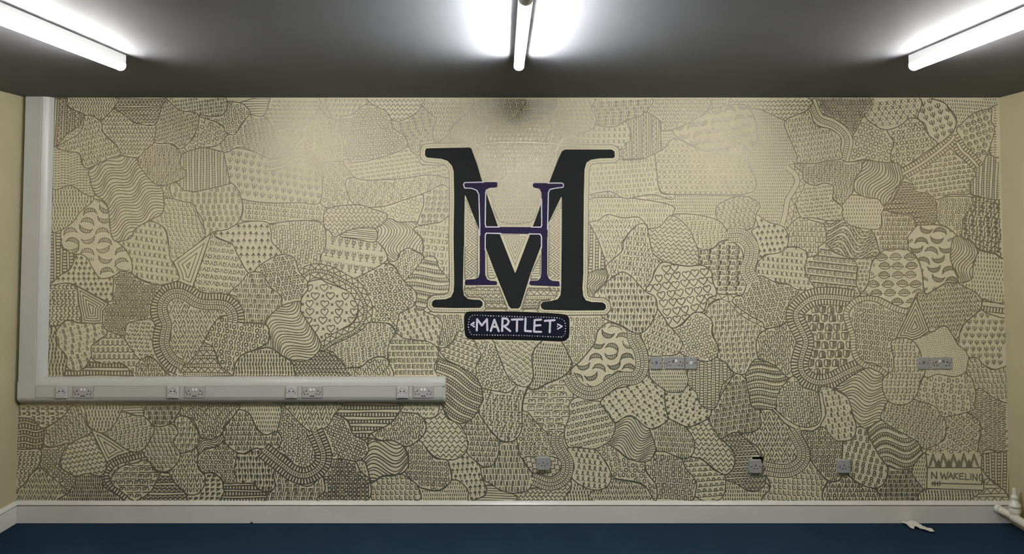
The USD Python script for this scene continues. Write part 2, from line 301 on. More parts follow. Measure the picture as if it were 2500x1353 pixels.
PATCHES = r"""
# topmost first: pattern angle width tile points
!vz 90 2.4 G 616,700 640,760 700,900 752,1040 752,1353 752,1640 740,1690 690,1702 612,1702 612,1353
!vz 90 2.4 G 1548,975 1600,890 1676,710 1678,1353 1670,1725 1600,1728 1556,1712 1542,1660 1542,1353
!chev:5.0 0 2.0 G 1008,1105 1328,1105 1170,1520
!lanes:_6 0 2.0 H 858,180 955,430 945,450 890,455 865,430
!lanes:_6 0 2.0 H 1450,190 1445,440 1420,465 1340,465 1350,400
!lanes:z11,d9,z9,d7,z6 0 2.0 H 608,550 990,548 1085,790 845,790 835,710 780,660 640,660 605,600
!lanes:z12,d9,z9,d7,z6 0 2.0 H 1310,562 1640,570 1630,640 1600,690 1450,704 1430,792 1240,792
X:9:11 0 1.8 G 915,640 1425,640 1425,700 1355,950 1000,955 915,700
V^:9:11 0 1.8 P 1160,356 1340,350 1358,370 1335,440 1235,442 1180,430
# --- signature corner
!blank 0 2.4 F4 1320,910 1975,910 2005,1110 2010,1185 1310,1165
!mount 0 2.2 F4 1330,905 1340,740 1960,740 1975,905
!lanes:H8,_6 90 2.2 F4 1975,905 1990,740 2330,700 2350,1300 2250,1180 2040,1010
!lanes:z14,_8 0 2.2 F4 1820,1322 2000,1190 2015,1060 2060,1040 2250,1180 2345,1322
b:8:9 0 2.6 F4 1260,1335 1310,1172 2000,1195 1810,1330
i:8:11 0 2.6 F4 1250,760 1305,790 1315,1340 1170,1340 1275,1200 1130,960
# --- column A
!lanes:z9,_5,d6 86 2.6 A1 545,170 700,170 690,240 760,290 870,330 830,450 690,540 590,660 540,680
/\:7:10 0 2.4 A1 700,150 1190,160 1180,260 1050,390 960,350 870,340 760,285 690,230
lanes:s9,_4,s8 0 2.4 A1 1190,150 1690,160 1670,250 1600,440 1400,420 1280,340 1180,265
^I:10:13 14 2.2 A1 600,660 830,520 880,350 990,360 1050,430 1070,530 1210,670 1240,750 1130,790 910,890 850,840 820,740 720,720 610,690
^:9:11 0 2.0 A1 1050,400 1180,280 1290,350 1400,425 1590,440 1610,500 1580,640 1500,700 1420,780 1230,745 1210,660 1070,520
V^:8:10 17 2.0 A1 1600,440 1680,240 1720,180 1850,290 2050,340 2000,560 1870,690 1780,640 1590,620
oI:9:10 8 2.0 A1 1720,150 2300,150 2300,340 2050,340 1850,290
ZI:8:9 0 1.8 A1 1430,790 1590,630 1780,650 1870,750 1860,850 1920,970 1650,1070 1480,920
!lanes:_7,d7 90 1.8 B1 0,690 230,620 480,680 560,1070 350,1120 130,1170 0,1150 -90,1060 -160,800
wave:9:75:8 28 2.2 A1 930,900 1110,790 1300,765 1420,800 1480,920 1660,1080 1690,1200 1680,1353 1560,1420 1400,1518 1350,1610 1210,1648 1150,1580 1130,1400 1100,1260 980,1150 930,1000
i:9:9 90 2.2 A1 540,690 720,720 820,740 850,850 920,900 930,1000 980,1170 880,1160 780,1090 700,1070 540,1090
b:8:9 0 2.0 A1 520,1090 700,1070 800,1100 970,1200 820,1353 750,1450 630,1530 510,1520
cd:44:27 0 2.4 A2 840,60 880,0 960,-60 1060,-30 1120,50 1130,200 1170,330 1300,470 1355,570 1360,690 1250,690 1160,740 1040,760 960,660 900,550 830,510 760,510 660,450 630,360 640,250 740,170
lanes:H10,_6 90 2.6 A2 490,260 630,260 640,440 740,490 770,560 720,660 620,730 490,790
t:14:14 0 2.4 A2 490,810 620,730 730,660 770,540 830,510 900,550 960,660 1040,760 1160,740 1165,900 1120,1000 800,840 680,810 530,830
C:11:14 0 3.4 A2 480,840 680,810 790,850 810,1000 840,1210 700,1190 620,1240 560,1250 480,1220
!chev:5.8 0 2.6 A2 795,840 1120,1020 1060,1100 1060,1220 960,1225 840,1215
B:10:10.5 0 2.2 A2 1170,850 1170,740 1210,700 1330,690 1420,760 1540,810 1670,840 1590,960 1550,1080 1550,1170 1330,1220 1290,1353 1280,1358 1100,1290 1060,1200 1070,1080 1150,960
R/.:14:13 -8 2.0 A2 1200,380 1350,340 1400,240 1500,180 1600,180 1700,250 1740,400 1760,550 1830,680 1840,780 1640,830 1540,800 1420,750 1360,690 1350,560 1290,450
!chev:8.6 0 2.2 A2 2181,296 1790,590 1840,700 1840,790 1990,850
band:40:H15,d11,d11 0 3.0 P 440,897 421,887 402,864 393,838 396,812 399,793 391,772 388,750 396,727 414,712 437,708 460,716 480,730 505,736 530,736 553,740 570,755 577,776 575,792
V^:12:13.5 0 2.4 P 405,760 420,725 440,718 480,740 530,748 560,770 540,772 515,800 495,840 465,880 445,890 410,860 418,815
~:15:10.5 -3 2.2 A3 1290,250 1340,190 1560,150 1640,250 1700,400 1650,480 1700,600 1890,720 1850,780 1750,740 1600,580 1520,550 1440,580 1290,370
8.:13:15 15 2.2 A3 610,250 700,180 850,210 1060,190 1110,270 1090,330 950,440 940,560 860,680 760,700 690,650 690,550 600,440 580,320
b:9:11 0 3.6 A3 450,215 540,215 590,300 580,400 690,560 680,660 640,790 430,790
coil:17:12 0 2.2 A3 1110,270 1280,340 1290,380 1440,570 1410,640 1400,770 1340,690 1270,630 1200,620 1080,630 960,580 940,470 960,430 1080,340
!lanes:_8,H11 0 3.0 A3 930,610 1250,620 1340,680 1390,790 640,790 670,690 760,700 860,680 920,640
un:11:13 0 2.8 A3 1410,790 1410,640 1450,570 1530,555 1610,590 1700,700 1780,790
lanes:z12,d9 0 2.6 B3 180,750 290,750 370,820 420,990 580,1185 -20,1185 30,950
OI:13:14 -9 3.2 B3 500,400 560,410 650,490 800,490 1000,520 1040,640 1010,740 880,810 700,890 620,1000 580,1185 440,1010 380,850 330,770 200,745 270,640 340,500
b:8:11 0 3.0 B3 620,1000 700,890 880,820 1050,800 1200,900 1310,970 1340,1080 1300,1185 580,1185
wave:9:110:20 40 2.4 B3 1250,260 1420,230 1420,340 1500,470 1660,720 1650,820 1560,920 1450,960 1300,940 1190,890 1060,800 930,790 1040,700 1040,620 1000,520 1010,440 1150,310
lanes:s10 0 2.4 B3 1660,830 1760,860 1900,940 1970,1060 1970,1185 1300,1185 1340,1070 1310,960 1450,960 1560,920
un:13:11 0 2.6 P 843,900 880,896 900,880 920,872 938,873 950,886 954,924 843,924
SI:12:13.5 0 2.0 P 843,900 838,890 815,862 800,850 860,820 890,800 900,788 946,790 962,805 964,815 948,845 946,880 938,873 920,871 900,880 880,896
band:34:z13,d8,z13 0 2.4 P 742,674 755,665 774,661 806,668 840,686 868,704 883,728 892,750 888,780 866,808 832,824 804,842 788,854
hx:25:22 0 2.4 B3 1510,0 1660,-40 1740,0 1900,60 2080,150 2120,320 2060,480 1900,580 1760,680 1660,770 1640,680 1500,470 1420,340 1430,200 1510,80
mII:11:13.5 -2 2.2 P 606,668 630,664 646,674 650,696 682,718 688,742 676,760 652,778 648,792 624,790 580,788 588,756 578,726 560,716 588,690
vA:11:13.5 8 2.2 P 624,658 678,624 716,628 730,662 750,686 754,700 746,736 732,738 700,742 686,750 688,726 660,700 648,680
D^/.:12:12 -6 2.0 B2 330,500 400,560 580,630 630,720 680,820 760,960 780,990 690,1100 570,1230 400,1240 220,1220 120,1140 230,800
t:16:19 0 2.0 B2 340,490 520,450 670,380 850,350 1020,370 1060,480 1070,600 1170,710 1190,780 1130,780 1000,890 870,950 790,990 700,850 620,700 570,620 430,560
BI:14:13 -2 1.8 B2 1060,480 1040,400 1300,350 1600,350 1720,450 1720,680 1660,780 1680,900 1600,920 1440,990 1380,960 1330,790 1190,780 1170,710 1060,590
lanes:_5 -6 1.8 B2 2080,440 2330,440 2330,600 2100,570 1900,530
Y/i:19:22 -8 1.8 B2 1740,460 1830,540 1950,510 2330,590 2480,800 2300,940 2070,1050 1940,1050 1750,930 1660,920 1670,780
zig:10:11:8 0 1.8 B2 1700,350 1750,200 2100,150 2300,200 2480,280 2350,430 2080,440 1950,510 1840,540 1740,470
L:12:11.5 -4 2.0 A2 1700,240 1560,150 1690,-60 1900,-30 2000,0 2060,150 2110,250 2110,330 1960,480 1800,590 1750,520 1740,380
8:16:16 0 1.8 B2 0,180 150,230 230,360 250,540 340,490 520,450 650,370 710,220 690,60 600,-100 400,-160 200,-120 120,-70 0,-90 -100,-120 -170,-100 -150,50
# below trunking, column A/B
3=:13:13 0 3.2 A4 150,120 720,120 720,150 640,250 450,360 360,290 300,260 160,240
lanes:H10,_6~3,60 0 3.4 A4 120,240 340,270 450,370 440,560 400,570 120,550
C:11:12 0 3.2 A4 110,570 410,580 400,740 320,840 230,960 110,990
BO:12:13 0 2.8 A4 410,570 540,560 700,520 640,640 620,760 770,860 780,920 710,1010 640,950 520,850 420,750
ZI:11:12 25 2.6 A4 720,110 840,110 890,210 900,330 950,400 800,480 690,530 560,560 460,530 440,440 470,370 640,250
b:9:9.5 0 2.4 A4 830,110 1240,110 1240,210 1160,350 1050,410 920,340 890,210
J:12:14 10 2.6 A4 1060,420 1160,350 1220,220 1290,195 1390,230 1490,240 1580,340 1590,400 1490,570 1350,600 1090,430
lanes:_6 0 2.4 A4 1240,110 1440,110 1480,240 1390,225 1300,195 1240,200
mII:9:12.5 0 3.0 A4 1440,110 1850,110 1820,240 1770,310 1650,345 1560,320 1480,230
!chev:7.2 0 2.6 A4 925,340 1360,605 1220,645 1105,715
zig:11.5:11:6.5 10 2.6 A4 640,650 700,540 940,410 1000,520 1100,710 1050,850 900,830 770,855 640,770
b:6:10 0 2.8 A4 790,860 900,830 1040,860 1080,970 1250,1115 620,1115 720,1020
V^:11:15 0 3.0 A4 120,1115 230,950 330,830 430,770 520,850 720,1010 630,1115
band:24:H12,H12 0 2.8 A4 1500,610 1350,645 1200,690 1110,760 1075,860 1120,970 1300,1115
M:21:18 0 2.6 A4 1150,880 1250,760 1400,720 1520,690 1600,800 1660,810 1620,900 1560,1010 1450,1090 1360,1100 1180,960
L:11:11 0 2.4 A4 1490,600 1500,550 1590,350 1650,345 1760,310 1840,400 1790,500 1860,620 1830,720 1760,790 1660,810 1560,740
!lanes:z8,_7,z8 0 3.0 A4 1660,820 1740,815 1800,920 1920,1040 1940,1115 1380,1115 1560,1010
P::10:15 0 2.6 A4 1800,300 1850,240 1950,260 2040,390 2060,480 2010,570 1880,620 1800,560 1790,480 1840,410
un:12:11.5 0 3.2 B4 -100,80 620,80 630,190 500,340 460,440 350,510 190,490 180,420 100,270 0,230 -60,200
VI:11:13 0 2.6 A4 1760,800 1850,640 2030,570 2040,760 2114,850 2110,950 2040,1040 1930,1040 1800,930 1740,840
wave:7:50:6 20 2.6 B4 190,490 350,510 460,450 480,530 380,600 240,640 190,690 150,600 170,540
XO:11:12.5 0 2.6 B4 180,700 260,640 400,600 480,550 560,620 640,690 610,880 640,1020 620,1050 500,1050 450,990 350,920 240,920 160,830
band:40:H13,d13,H14 0 3.0 B4 960,640 1060,720 1200,830 1320,920 1450,960 1580,920 1680,820 1700,700 1660,570 1590,410
W::10:16 0 2.8 B4 640,700 760,690 850,630 930,640 1100,820 1090,950 1110,1060 1080,1130 980,1150 900,1110 840,1050 640,1040 600,900
!lanes:H9,_6 0 3.0 B4 640,1045 840,1050 920,1130 1020,1160 1000,1265 430,1265 490,1150 470,1050
N:15:12 0 3.0 B4 250,930 350,930 450,1000 490,1120 440,1265 40,1265 50,1190 150,1180 230,1060
AI:10:13 0 2.8 B4 640,160 770,180 830,260 890,390 1000,460 1130,420 1190,530 1110,640 950,630 830,640 700,690 560,620 480,510 480,390 550,300
i:8:12 0 2.6 B4 640,80 1150,80 1140,390 1090,440 990,460 890,380 830,260 770,180 650,150
V^:12:13 0 2.6 B4 1270,80 1900,80 1830,210 1760,340 1660,400 1510,400 1300,190
D:13:13 -6 2.6 B4 1150,80 1270,120 1400,300 1510,400 1600,640 1600,760 1500,850 1380,850 1250,720 1120,640 1180,540 1130,410
O:12:12 20 2.6 B4 1850,210 1990,290 2060,450 2200,530 2250,640 2200,730 2100,780 1920,750 1800,750 1780,640 1660,410 1780,300
lanes:H9,_8 0 2.8 B4 1890,80 2610,80 2610,200 2500,330 2300,430 2200,520 2050,440 2000,290 1850,200
B:11.5:11 0 2.8 B4 1790,760 1920,750 2090,790 2150,900 2270,1030 2210,1265 1640,1265 1720,1130 1700,950 1780,850
mI:13:11.5 0 2.8 B4 1100,830 1170,860 1300,1000 1450,1080 1560,1070 1680,970 1730,1100 1640,1265 1010,1265 1100,1100 1080,950
# --- column C top
zig:11:11:7 0 2.2 C1 260,20 890,20 890,110 840,200 740,260 610,310 520,270 460,180 330,120
B:11:11.5 4 1.9 C1 200,110 330,120 470,190 520,270 550,390 680,480 720,600 600,680 350,760 150,800 0,760 -100,300 50,220
P:12:14 0 1.9 C1 -250,20 220,20 200,120 30,230 -150,290 -240,180
V^:11:12 0 2.0 C1 900,20 1490,20 1480,170 1280,350 1220,470 1090,560 1040,500 1040,400 1080,280 1040,240 940,150
mII:9:9 8 1.8 C1 890,120 1040,240 1080,280 1040,420 1050,520 1090,580 900,610 870,720 770,670 690,500 550,390 530,290 740,260 840,200
wave:8:90:14 88 2.0 C1 1500,80 1550,200 1750,300 1680,420 1640,620 1100,620 1220,470 1290,350 1480,170
OI:11:10.5 0 2.2 C1 1530,20 2120,20 2100,190 2000,280 1960,350 1800,350 1720,300 1560,190
lanes:H8,d6,_4 3 2.2 C1 2120,20 2520,20 2500,180 2440,250 2300,300 1980,330 2030,250 2110,170
P:12:12 0 1.9 C1 1980,340 2300,290 2480,190 2500,400 2400,600 1900,600 1640,600 1750,330
~:14:11 8 1.7 C1 -60,780 150,800 350,760 600,680 740,620 880,720 900,830 1270,860 1280,1000 1000,960 700,1000 400,1020 100,1000
nE:12:12 -8 1.6 C1 0,1000 400,1020 700,1000 1000,960 1280,1000 1280,1160 1150,1080 960,1170 700,1260 400,1350 100,1330 0,1200
wave:9:90:16 100 2.0 C2 340,290 500,220 620,260 810,260 830,310 800,360 900,470 910,640 800,600 720,580 620,650 590,730 490,740 470,660 350,530 325,400
DI:12:11 0 1.9 C2 490,750 600,720 640,620 740,580 820,620 920,690 830,820 690,970 600,850 560,790
XO:14:12 6 2.4 P 872,676 900,656 930,644 954,646 966,656 986,686 1014,712 1014,742 986,760 976,765 970,790 966,808 950,790 906,788 908,762 896,720
lanes:x10,d9~5,140 0 2.2 C2 690,970 830,820 940,690 1060,690 1110,820 1200,920 1240,1020 1220,1120 1150,1150 1040,1150 970,1200 960,1290 870,1340 820,1260 820,1110
3I/.:13:12 -6 1.8 C2 870,310 1100,270 1260,250 1260,1000 1200,920 1110,820 1060,690 920,680 910,470 800,360
e:17:16 0 1.8 C2 850,280 870,200 920,50 950,-200 1260,-200 1260,260 1050,280 900,300
O:16:17 30 1.6 C2 0,0 300,-60 940,-60 870,210 840,260 620,260 500,220 330,290 200,200 100,180
# --- column D top
L:13:11.5 0 2.0 D1 -20,20 480,20 470,150 520,240 520,350 420,430 120,520 80,620 -100,640 0,380 70,200
mII:9:9.5 3 2.0 D1 480,20 1170,20 1170,150 1060,240 900,290 760,370 530,350 520,240 470,150
R/.:14:11 0 1.9 D1 530,350 760,370 880,310 940,420 940,540 880,580 880,640 780,640 750,610 60,610 130,520 420,430
!lanes:z9,_5,d6,_4 90 2.0 D1 880,300 1060,240 1140,190 1300,290 1310,400 1330,660 1120,760 860,770 780,680 880,600 940,500 940,400
V^:10:10 0 1.9 D1 1190,20 1850,20 1900,150 1700,300 1480,400 1330,420 1310,300 1150,190
oI:13:13 4 1.7 D1 380,800 780,770 870,780 1120,760 1240,700 1300,1150 1480,1200 1440,1260 1200,1200 900,1250 760,1190 680,1160 540,1180 380,1180
cd:34:25 10 1.8 D1 1700,600 1500,480 1480,400 1700,300 1900,170 2300,100 2450,250 2480,560 2300,640 1900,670
X:14:14 0 1.7 D1 1240,700 1330,660 1480,520 1700,610 1900,680 2300,690 2400,850 2480,1100 2300,1200 1700,1200 1480,1200 1300,1130
zig:10:10:6 0 2.2 E1 -50,20 840,20 860,160 620,270 560,290 230,150 0,200
^I:11:14 8 2.0 E1 860,160 950,350 1130,400 1260,500 1260,640 1270,760 1080,790 950,820 740,810 720,700 580,370 620,270
band:28:_8,d10,_8 0 2.2 E1 890,60 990,270 1150,340 1280,430 1340,540 1320,670 1290,780
B:8:9 0 2.2 E1 950,20 1590,20 1600,170 1540,240 1430,450 1390,420 1280,330 1130,250 1000,180
X.:12:14 5 2.4 E1 1600,20 2210,20 2200,240 2180,270 2100,270 1980,360 1830,410 1700,370 1560,250 1600,160
XO:14:15 8 2.6 E1 1830,410 1980,360 2100,270 2180,270 2260,330 2330,470 2440,580 2290,690 2040,860 1960,820 1880,800 1870,700 1910,570
O:15:15 18 2.2 E1 1550,250 1700,370 1830,410 1900,450 1900,600 1870,700 1880,800 1720,800 1560,770 1390,800 1300,770 1400,520 1430,430
W:21:19 20 2.8 F1 1200,20 1500,70 1600,180 1670,300 1650,400 1600,470 1440,580 1330,470 1290,340 1200,260
band:26:H9,_8,H9 0 2.2 F1 1020,950 1220,840 1420,700 1590,560 1650,490
band:28:H10,_8,H10 0 2.4 F1 1620,470 1680,560 1740,660 1830,740 1930,850
i:8:10 -3 2.2 F1 1250,20 2180,20 2120,130 1880,210 1680,380 1670,260 1600,160 1500,90
e:18:17 20 2.2 F1 1680,390 1880,210 2090,140 2100,300 2140,400 2090,600 2040,720 1960,850 1840,720 1740,580
i:9:12 90 2.4 F1 2090,140 2190,20 2230,20 2230,690 2080,690 2130,430 2090,280
lanes:_7,d7,_7,d5 88 2.2 F1 1900,880 2050,720 2140,690 2240,690 2260,1230 1900,1210 1840,1180 1850,1040 1910,960
ao:13:13 8 2.2 F1 1030,960 1230,880 1450,740 1580,640 1700,730 1880,870 1910,960 1850,1040 1830,1190 1600,1200 1430,1260 1330,1190 1180,1160 1130,1050
wave:8.5:100:13 70 2.6 F1 560,790 880,800 980,840 1040,930 1030,1000 900,1180 870,1250 780,1330 720,1260 560,1230 440,1160 430,1020 510,910
ZI:9:11 3 2.0 E1 740,820 950,820 1080,790 1240,760 1390,800 1560,780 1580,860 1440,990 1420,1150 1330,1260 1270,1320 1170,1240 1170,1100 1060,1060 950,1090 820,1040 790,930 700,850
i:9:11 0 2.2 E2 960,10 1180,-20 1370,0 1530,40 1590,120 1560,220 1550,370 1440,400 1180,350 1080,230 1080,130
band:26:z13,_12 0 2.0 P 1925,403 1946,422 1953,445 1942,469 1929,491 1924,520 1916,550
~:14:10 6 1.8 E1 790,1040 950,1090 1060,1060 1170,1100 1170,1240 1220,1290 1320,1400 1320,1500 1120,1520 900,1480 780,1480 720,1340 700,1250
lanes:s9,_3 3 2.6 P 2176,492 2190,466 2206,445 2230,452 2266,473 2284,490 2286,536 2272,548 2238,548 2230,530 2214,522 2170,516 2156,506
OI:11:11 0 2.4 F2 1430,30 1600,0 1860,10 1850,130 1760,260 1740,440 1690,480 1600,400 1440,300 1410,100
ZI:13:13 -6 4.2 F2 1860,10 2100,0 2260,0 2270,710 2130,690 1960,650 1850,540 1740,490 1750,260 1850,130
AI:9:12.5 0 2.4 F2 770,180 900,200 1100,240 1180,340 1120,440 1080,500 1080,640 960,640 800,650 740,690 690,500 640,400 760,370
wave:8:80:9 80 2.4 F2 1640,500 1750,500 1870,560 1930,680 1880,800 1870,940 1840,1020 1700,1050 1690,950 1620,830 1600,700
cd:41:26 0 3.2 F2 1200,350 1360,340 1540,370 1700,490 1640,520 1600,700 1620,830 1700,1040 1560,1050 1430,1120 1290,1180 1250,900 1180,730 1080,640 1070,510
i:10:12 -4 2.6 F2 1960,660 2130,690 2290,700 2290,1260 2000,1250 1910,1170 1750,1090 1700,1050 1840,1020 1880,850 1930,690
g:38:24 0 2.4 F2 780,660 960,640 1080,650 1180,740 1250,900 1290,1160 1190,1190 1100,1353 960,1340 760,1240 620,1210 500,1210 590,1080 630,850 690,740
# --- right column mid
!chev:5.8 0 2.8 F3 1180,30 1340,440 1230,520 1130,550 1060,525 940,520
V^:10:12 4 2.6 F3 1200,0 1290,-60 1430,-120 1560,-190 1720,-180 1960,-60 1980,130 1920,220 1780,340 1720,440 1700,560 1640,510 1560,390 1480,390 1340,440 1220,120
lanes:H13,_10 -8 2.4 F3 2000,50 2300,70 2300,275 2100,240 1990,180
W:18:18 0 2.2 F3 1990,180 2100,240 2300,275 2310,800 2190,900 2100,900 1990,840 1930,770 1830,760 1780,680 1670,570 1730,440 1790,330
L:12:14 0 2.2 F3 1830,770 1930,770 2000,850 2100,910 2200,890 2320,780 2330,1280 2180,1280 2060,1210 1970,1140 1900,1150 1870,1030 1800,950
J:11:19 0 2.2 F3 890,560 1000,515 1110,540 1200,630 1250,780 1290,940 1240,1040 1190,1210 1090,1320 960,1340 850,1300 780,1180 780,1020 890,920 910,800 880,640
.:6:6 -10 2.0 F3 1130,550 1300,490 1440,400 1550,390 1620,480 1680,580 1800,680 1830,830 1800,930 1650,1000 1450,970 1290,1000 1250,760 1190,620
D>:12:15 -4 2.2 P 2258,920 2290,914 2330,920 2360,910 2376,932 2382,960 2378,990 2374,1002 2304,1018 2288,998 2272,988 2232,974 2240,955 2250,930
un:10:12 90 2.4 F4 1900,-60 1990,-80 2060,0 2140,50 2350,70 2350,690 2050,690 1980,740 1940,650 1970,500 1960,350 1830,240 1880,180
ZI:10:13.5 -9 2.2 F4 850,100 1000,150 1150,80 1360,140 1440,190 1520,290 1550,420 1530,530 1460,610 1300,680 1240,650 1180,580 1000,480 760,320 790,200
XO:13:15 -38 2.2 F4 1520,290 1820,240 1960,340 1970,480 1940,620 1980,740 1970,760 1660,760 1320,750 1350,650 1480,600 1540,530
lanes:x11,d9~12,110 8 2.6 F4 600,450 760,330 900,420 1060,510 1190,590 1260,720 1240,850 1080,930 830,880 650,620
wave:9:80:9 -8 2.2 P 2030,955 2060,930 2112,900 2136,904 2158,920 2156,954 2168,978 2160,990 2150,1026 2128,1044 2106,1044 2086,1022 2078,996 2068,970 2042,950
R.:11:15 8 2.2 F4 30,-30 30,0 -20,-60 100,-80 250,-10 370,80 400,250 450,400 410,550 280,585 180,560 60,420 10,400 80,250 50,100
OI:10:12.5 0 2.6 E4 780,470 920,460 1010,410 1080,430 1170,540 1280,590 1270,900 1300,980 1240,1060 1160,1080 1060,1030 900,820 880,680
8:17:17 -12 2.8 E4 1280,590 1400,560 1450,420 1600,450 1650,620 1820,880 1830,1000 1780,1110 1680,1160 1500,1110 1340,990 1270,900
mI:9:12 0 2.6 E4 1820,890 2050,930 2120,960 2260,1110 2270,1200 2180,1335 1810,1335 1710,1170 1780,1110 1840,1000
AI:11:12.5 0 3.0 E4 1100,1080 1240,1070 1310,980 1480,1100 1680,1170 1720,1190 1820,1335 1090,1335
band:32:d11,d10,d11 0 2.4 E4 680,450 750,570 810,700 790,830 690,920 550,950 340,920
L:13:15 -3 2.4 E4 360,1000 560,1010 720,980 860,860 900,820 1000,950 1060,1040 1110,1100 1090,1335 330,1335 400,1160 370,1040
V^:12:14 0 2.6 E4 280,220 430,210 560,350 640,430 730,650 730,760 650,860 500,880 330,860 290,760 250,660 50,510 200,470 290,390
band:10:_10 0 2.6 E4 1015,-40 1050,260 1000,390 880,440 730,420 560,320 430,200
BI:12:14 0 2.2 P 1926,925 1942,920 1960,945 1995,958 2002,990 2006,1025 1990,1042 1960,1046 1930,1036 1905,1010 1895,998 1900,960
lanes:x9,d9~5,100 4 2.4 P 1840,880 1854,878 1890,892 1922,922 1926,930 1905,955 1896,990 1892,998 1860,1002 1836,992 1828,960 1820,920 1825,905
band:14:h14 0 2.4 E3 1980,260 1800,205 1600,105 1450,90 1310,150 1230,280 1270,440 1310,560 1320,720 1380,850 1500,930 1620,960 1720,1030
OI:11:14 -6 2.6 E3 1330,150 1450,110 1600,130 1800,230 1960,290 1900,450 1840,580 1780,640 1810,800 1800,960 1720,1020 1600,900 1420,850 1350,700 1330,520 1260,300
band:43:H13,d12,H17 0 2.6 E3 1330,100 1100,70 920,65 760,110 620,240 610,350 670,480 725,620 690,760 660,900 700,1030 810,1110 930,1130 1080,1090 1230,1010 1440,920
qQ:22:24 0 2.6 E3 900,150 1100,130 1230,160 1200,280 1230,430 1290,560 1300,750 1370,880 1100,980 1000,1020 830,1020 740,900 830,600 780,490 690,300 760,200
un:12:12 0 2.6 E3 260,470 430,430 520,380 600,550 620,700 580,900 600,1050 530,1060 460,1030 350,910 180,850 130,700 150,560
# --- column D mid
lanes:H8,_7 88 2.2 D2 160,270 210,320 310,500 390,810 290,840 160,830
wave:7:50:8 84 2.4 D2 160,850 290,845 390,815 410,970 270,1110 240,1190 160,1170 150,950
W::11:17 0 2.4 P 1450,718 1482,688 1504,672 1520,664 1540,674 1576,712 1596,722 1604,742 1602,765 1582,800 1566,812 1546,812 1520,796 1476,778 1470,768 1488,760 1488,740 1480,732 1430,728
hh:25:23 8 2.8 P 1618,640 1650,646 1680,650 1714,648 1736,662 1740,686 1750,718 1728,730 1718,760 1692,765 1660,794 1638,800 1620,774 1604,750 1602,732 1594,722 1576,710 1592,682 1600,660
XI:12:13.5 -6 2.4 D2 760,310 880,290 920,430 970,640 1080,740 990,850 960,960 880,1100 780,1030 680,910 600,870 530,900 410,990 400,800 590,620 620,490
V^:12:13.5 0 1.9 D2 180,270 300,240 420,170 600,210 780,200 860,260 900,330 760,310 600,500 590,620 500,740 400,800 360,650 220,320
zig:10:13:7 -5 2.1 D2 900,350 1050,320 1200,180 1400,330 1480,500 1520,600 1520,780 1400,800 1220,770 1080,740 970,640 920,450
band:34:d12,d10,d12 0 2.0 D2 1880,430 2050,430 2170,560 2160,720 2120,850 2190,990
aQ:13:14 0 2.0 D2 1490,580 1600,605 1710,580 1800,500 1900,490 2010,550 2070,660 2060,850 2110,1000 2060,1150 1950,1140 1760,1130 1700,980 1680,860 1570,790 1520,770
J:11:13 3 1.8 D2 1200,180 1480,170 1760,240 1870,360 1890,460 1790,500 1700,580 1600,600 1490,570 1400,330
3:13:12 6 1.7 D2 1760,240 1760,60 2050,-60 2270,40 2230,160 2200,310 2100,360 1880,360
iI:11:13 0 1.6 D2 170,260 170,0 450,-40 800,-20 1200,60 1200,180 1050,320 900,340 860,260 780,200 600,210 420,170 300,240
t:14:16 5 2.2 P 1840,520 1876,542 1912,554 1924,580 1920,604 1900,618 1868,622 1850,636 1848,590 1835,565 1850,550
U:13:14 -2 2.0 E2 400,400 560,250 700,290 840,330 880,400 880,540 790,620 780,700 660,740 650,680 520,610 420,610 430,480
R/.:13:12 -5 2.1 E2 80,760 200,700 320,680 400,625 520,620 620,650 650,740 620,880 680,1020 740,1140 520,1130 420,1070 250,1040 110,970 30,970 30,870
E/v:12:12 -6 2.0 E2 790,620 850,560 900,590 980,680 1190,760 1260,850 1250,1050 1290,1210 1100,1180 850,1110 730,1120 680,1020 630,900 650,750 780,720
lanes:z10,_8~16,90 -14 2.4 E2 850,330 1080,240 1190,350 1430,400 1490,520 1520,620 1550,690 1400,750 1190,750 980,670 860,560 880,430
o:11:11 0 2.0 E2 1210,760 1410,750 1540,690 1440,800 1420,1000 1290,1210 1250,1050 1270,870
vA:11:12.5 8 1.9 P 1822,690 1840,674 1862,674 1894,690 1928,696 1950,712 1925,740 1922,784 1872,802 1860,786 1830,770 1790,740 1795,724 1812,720
band:17:z17 0 2.0 D3 1670,200 1730,80 1820,20 1900,10 2010,50 2100,140 2180,220 2300,290 2460,370
P::11:15 3 2.0 D3 1700,220 1780,110 1900,50 2000,70 2100,180 2200,280 2370,350 2450,400 2340,560 2340,680 2380,790 2300,830 2240,940 2140,970 2040,930 1960,830 1860,760 1870,640 1800,480 1790,320
O:13.5:13 -22 2.1 D3 1300,400 1420,370 1560,225 1690,230 1790,320 1790,480 1860,620 1850,750 1740,810 1610,790 1450,740 1400,690 1430,580 1330,440
XI:12:15 -20 2.2 D3 1130,170 1200,270 1300,410 1400,510 1430,600 1400,690 1350,730 1200,745 1030,745 1000,680 930,520 910,470 1010,400 1100,240
band:31:d11,d9,d11 0 2.4 D3 830,430 840,540 910,670 940,840 910,960 830,1020 690,1020 580,1070 420,1180 270,1200 130,1130 40,990
cd:42:28 0 2.8 D3 520,340 650,370 750,430 760,520 860,680 880,850 830,960 700,940 620,940 500,1060 400,1130 250,1130 130,1050 70,920 190,800 350,600 400,440
i:7:10 0 2.2 D3 1050,750 1200,745 1350,730 1410,700 1460,760 1470,920 1500,1040 1450,1160 1350,1190 1230,1170 1030,990
lanes:h10,d9 90 2.2 D3 1470,760 1700,810 1850,755 1920,770 2000,900 2050,970 1920,1100 1870,1300 1800,1400 1650,1340 1600,1200 1500,1090 1490,930
T.:13:14 150 2.6 P 1624,955 1660,958 1680,940 1700,955 1712,990 1735,1000 1730,1020 1700,1036 1678,1042 1650,1030 1630,1015
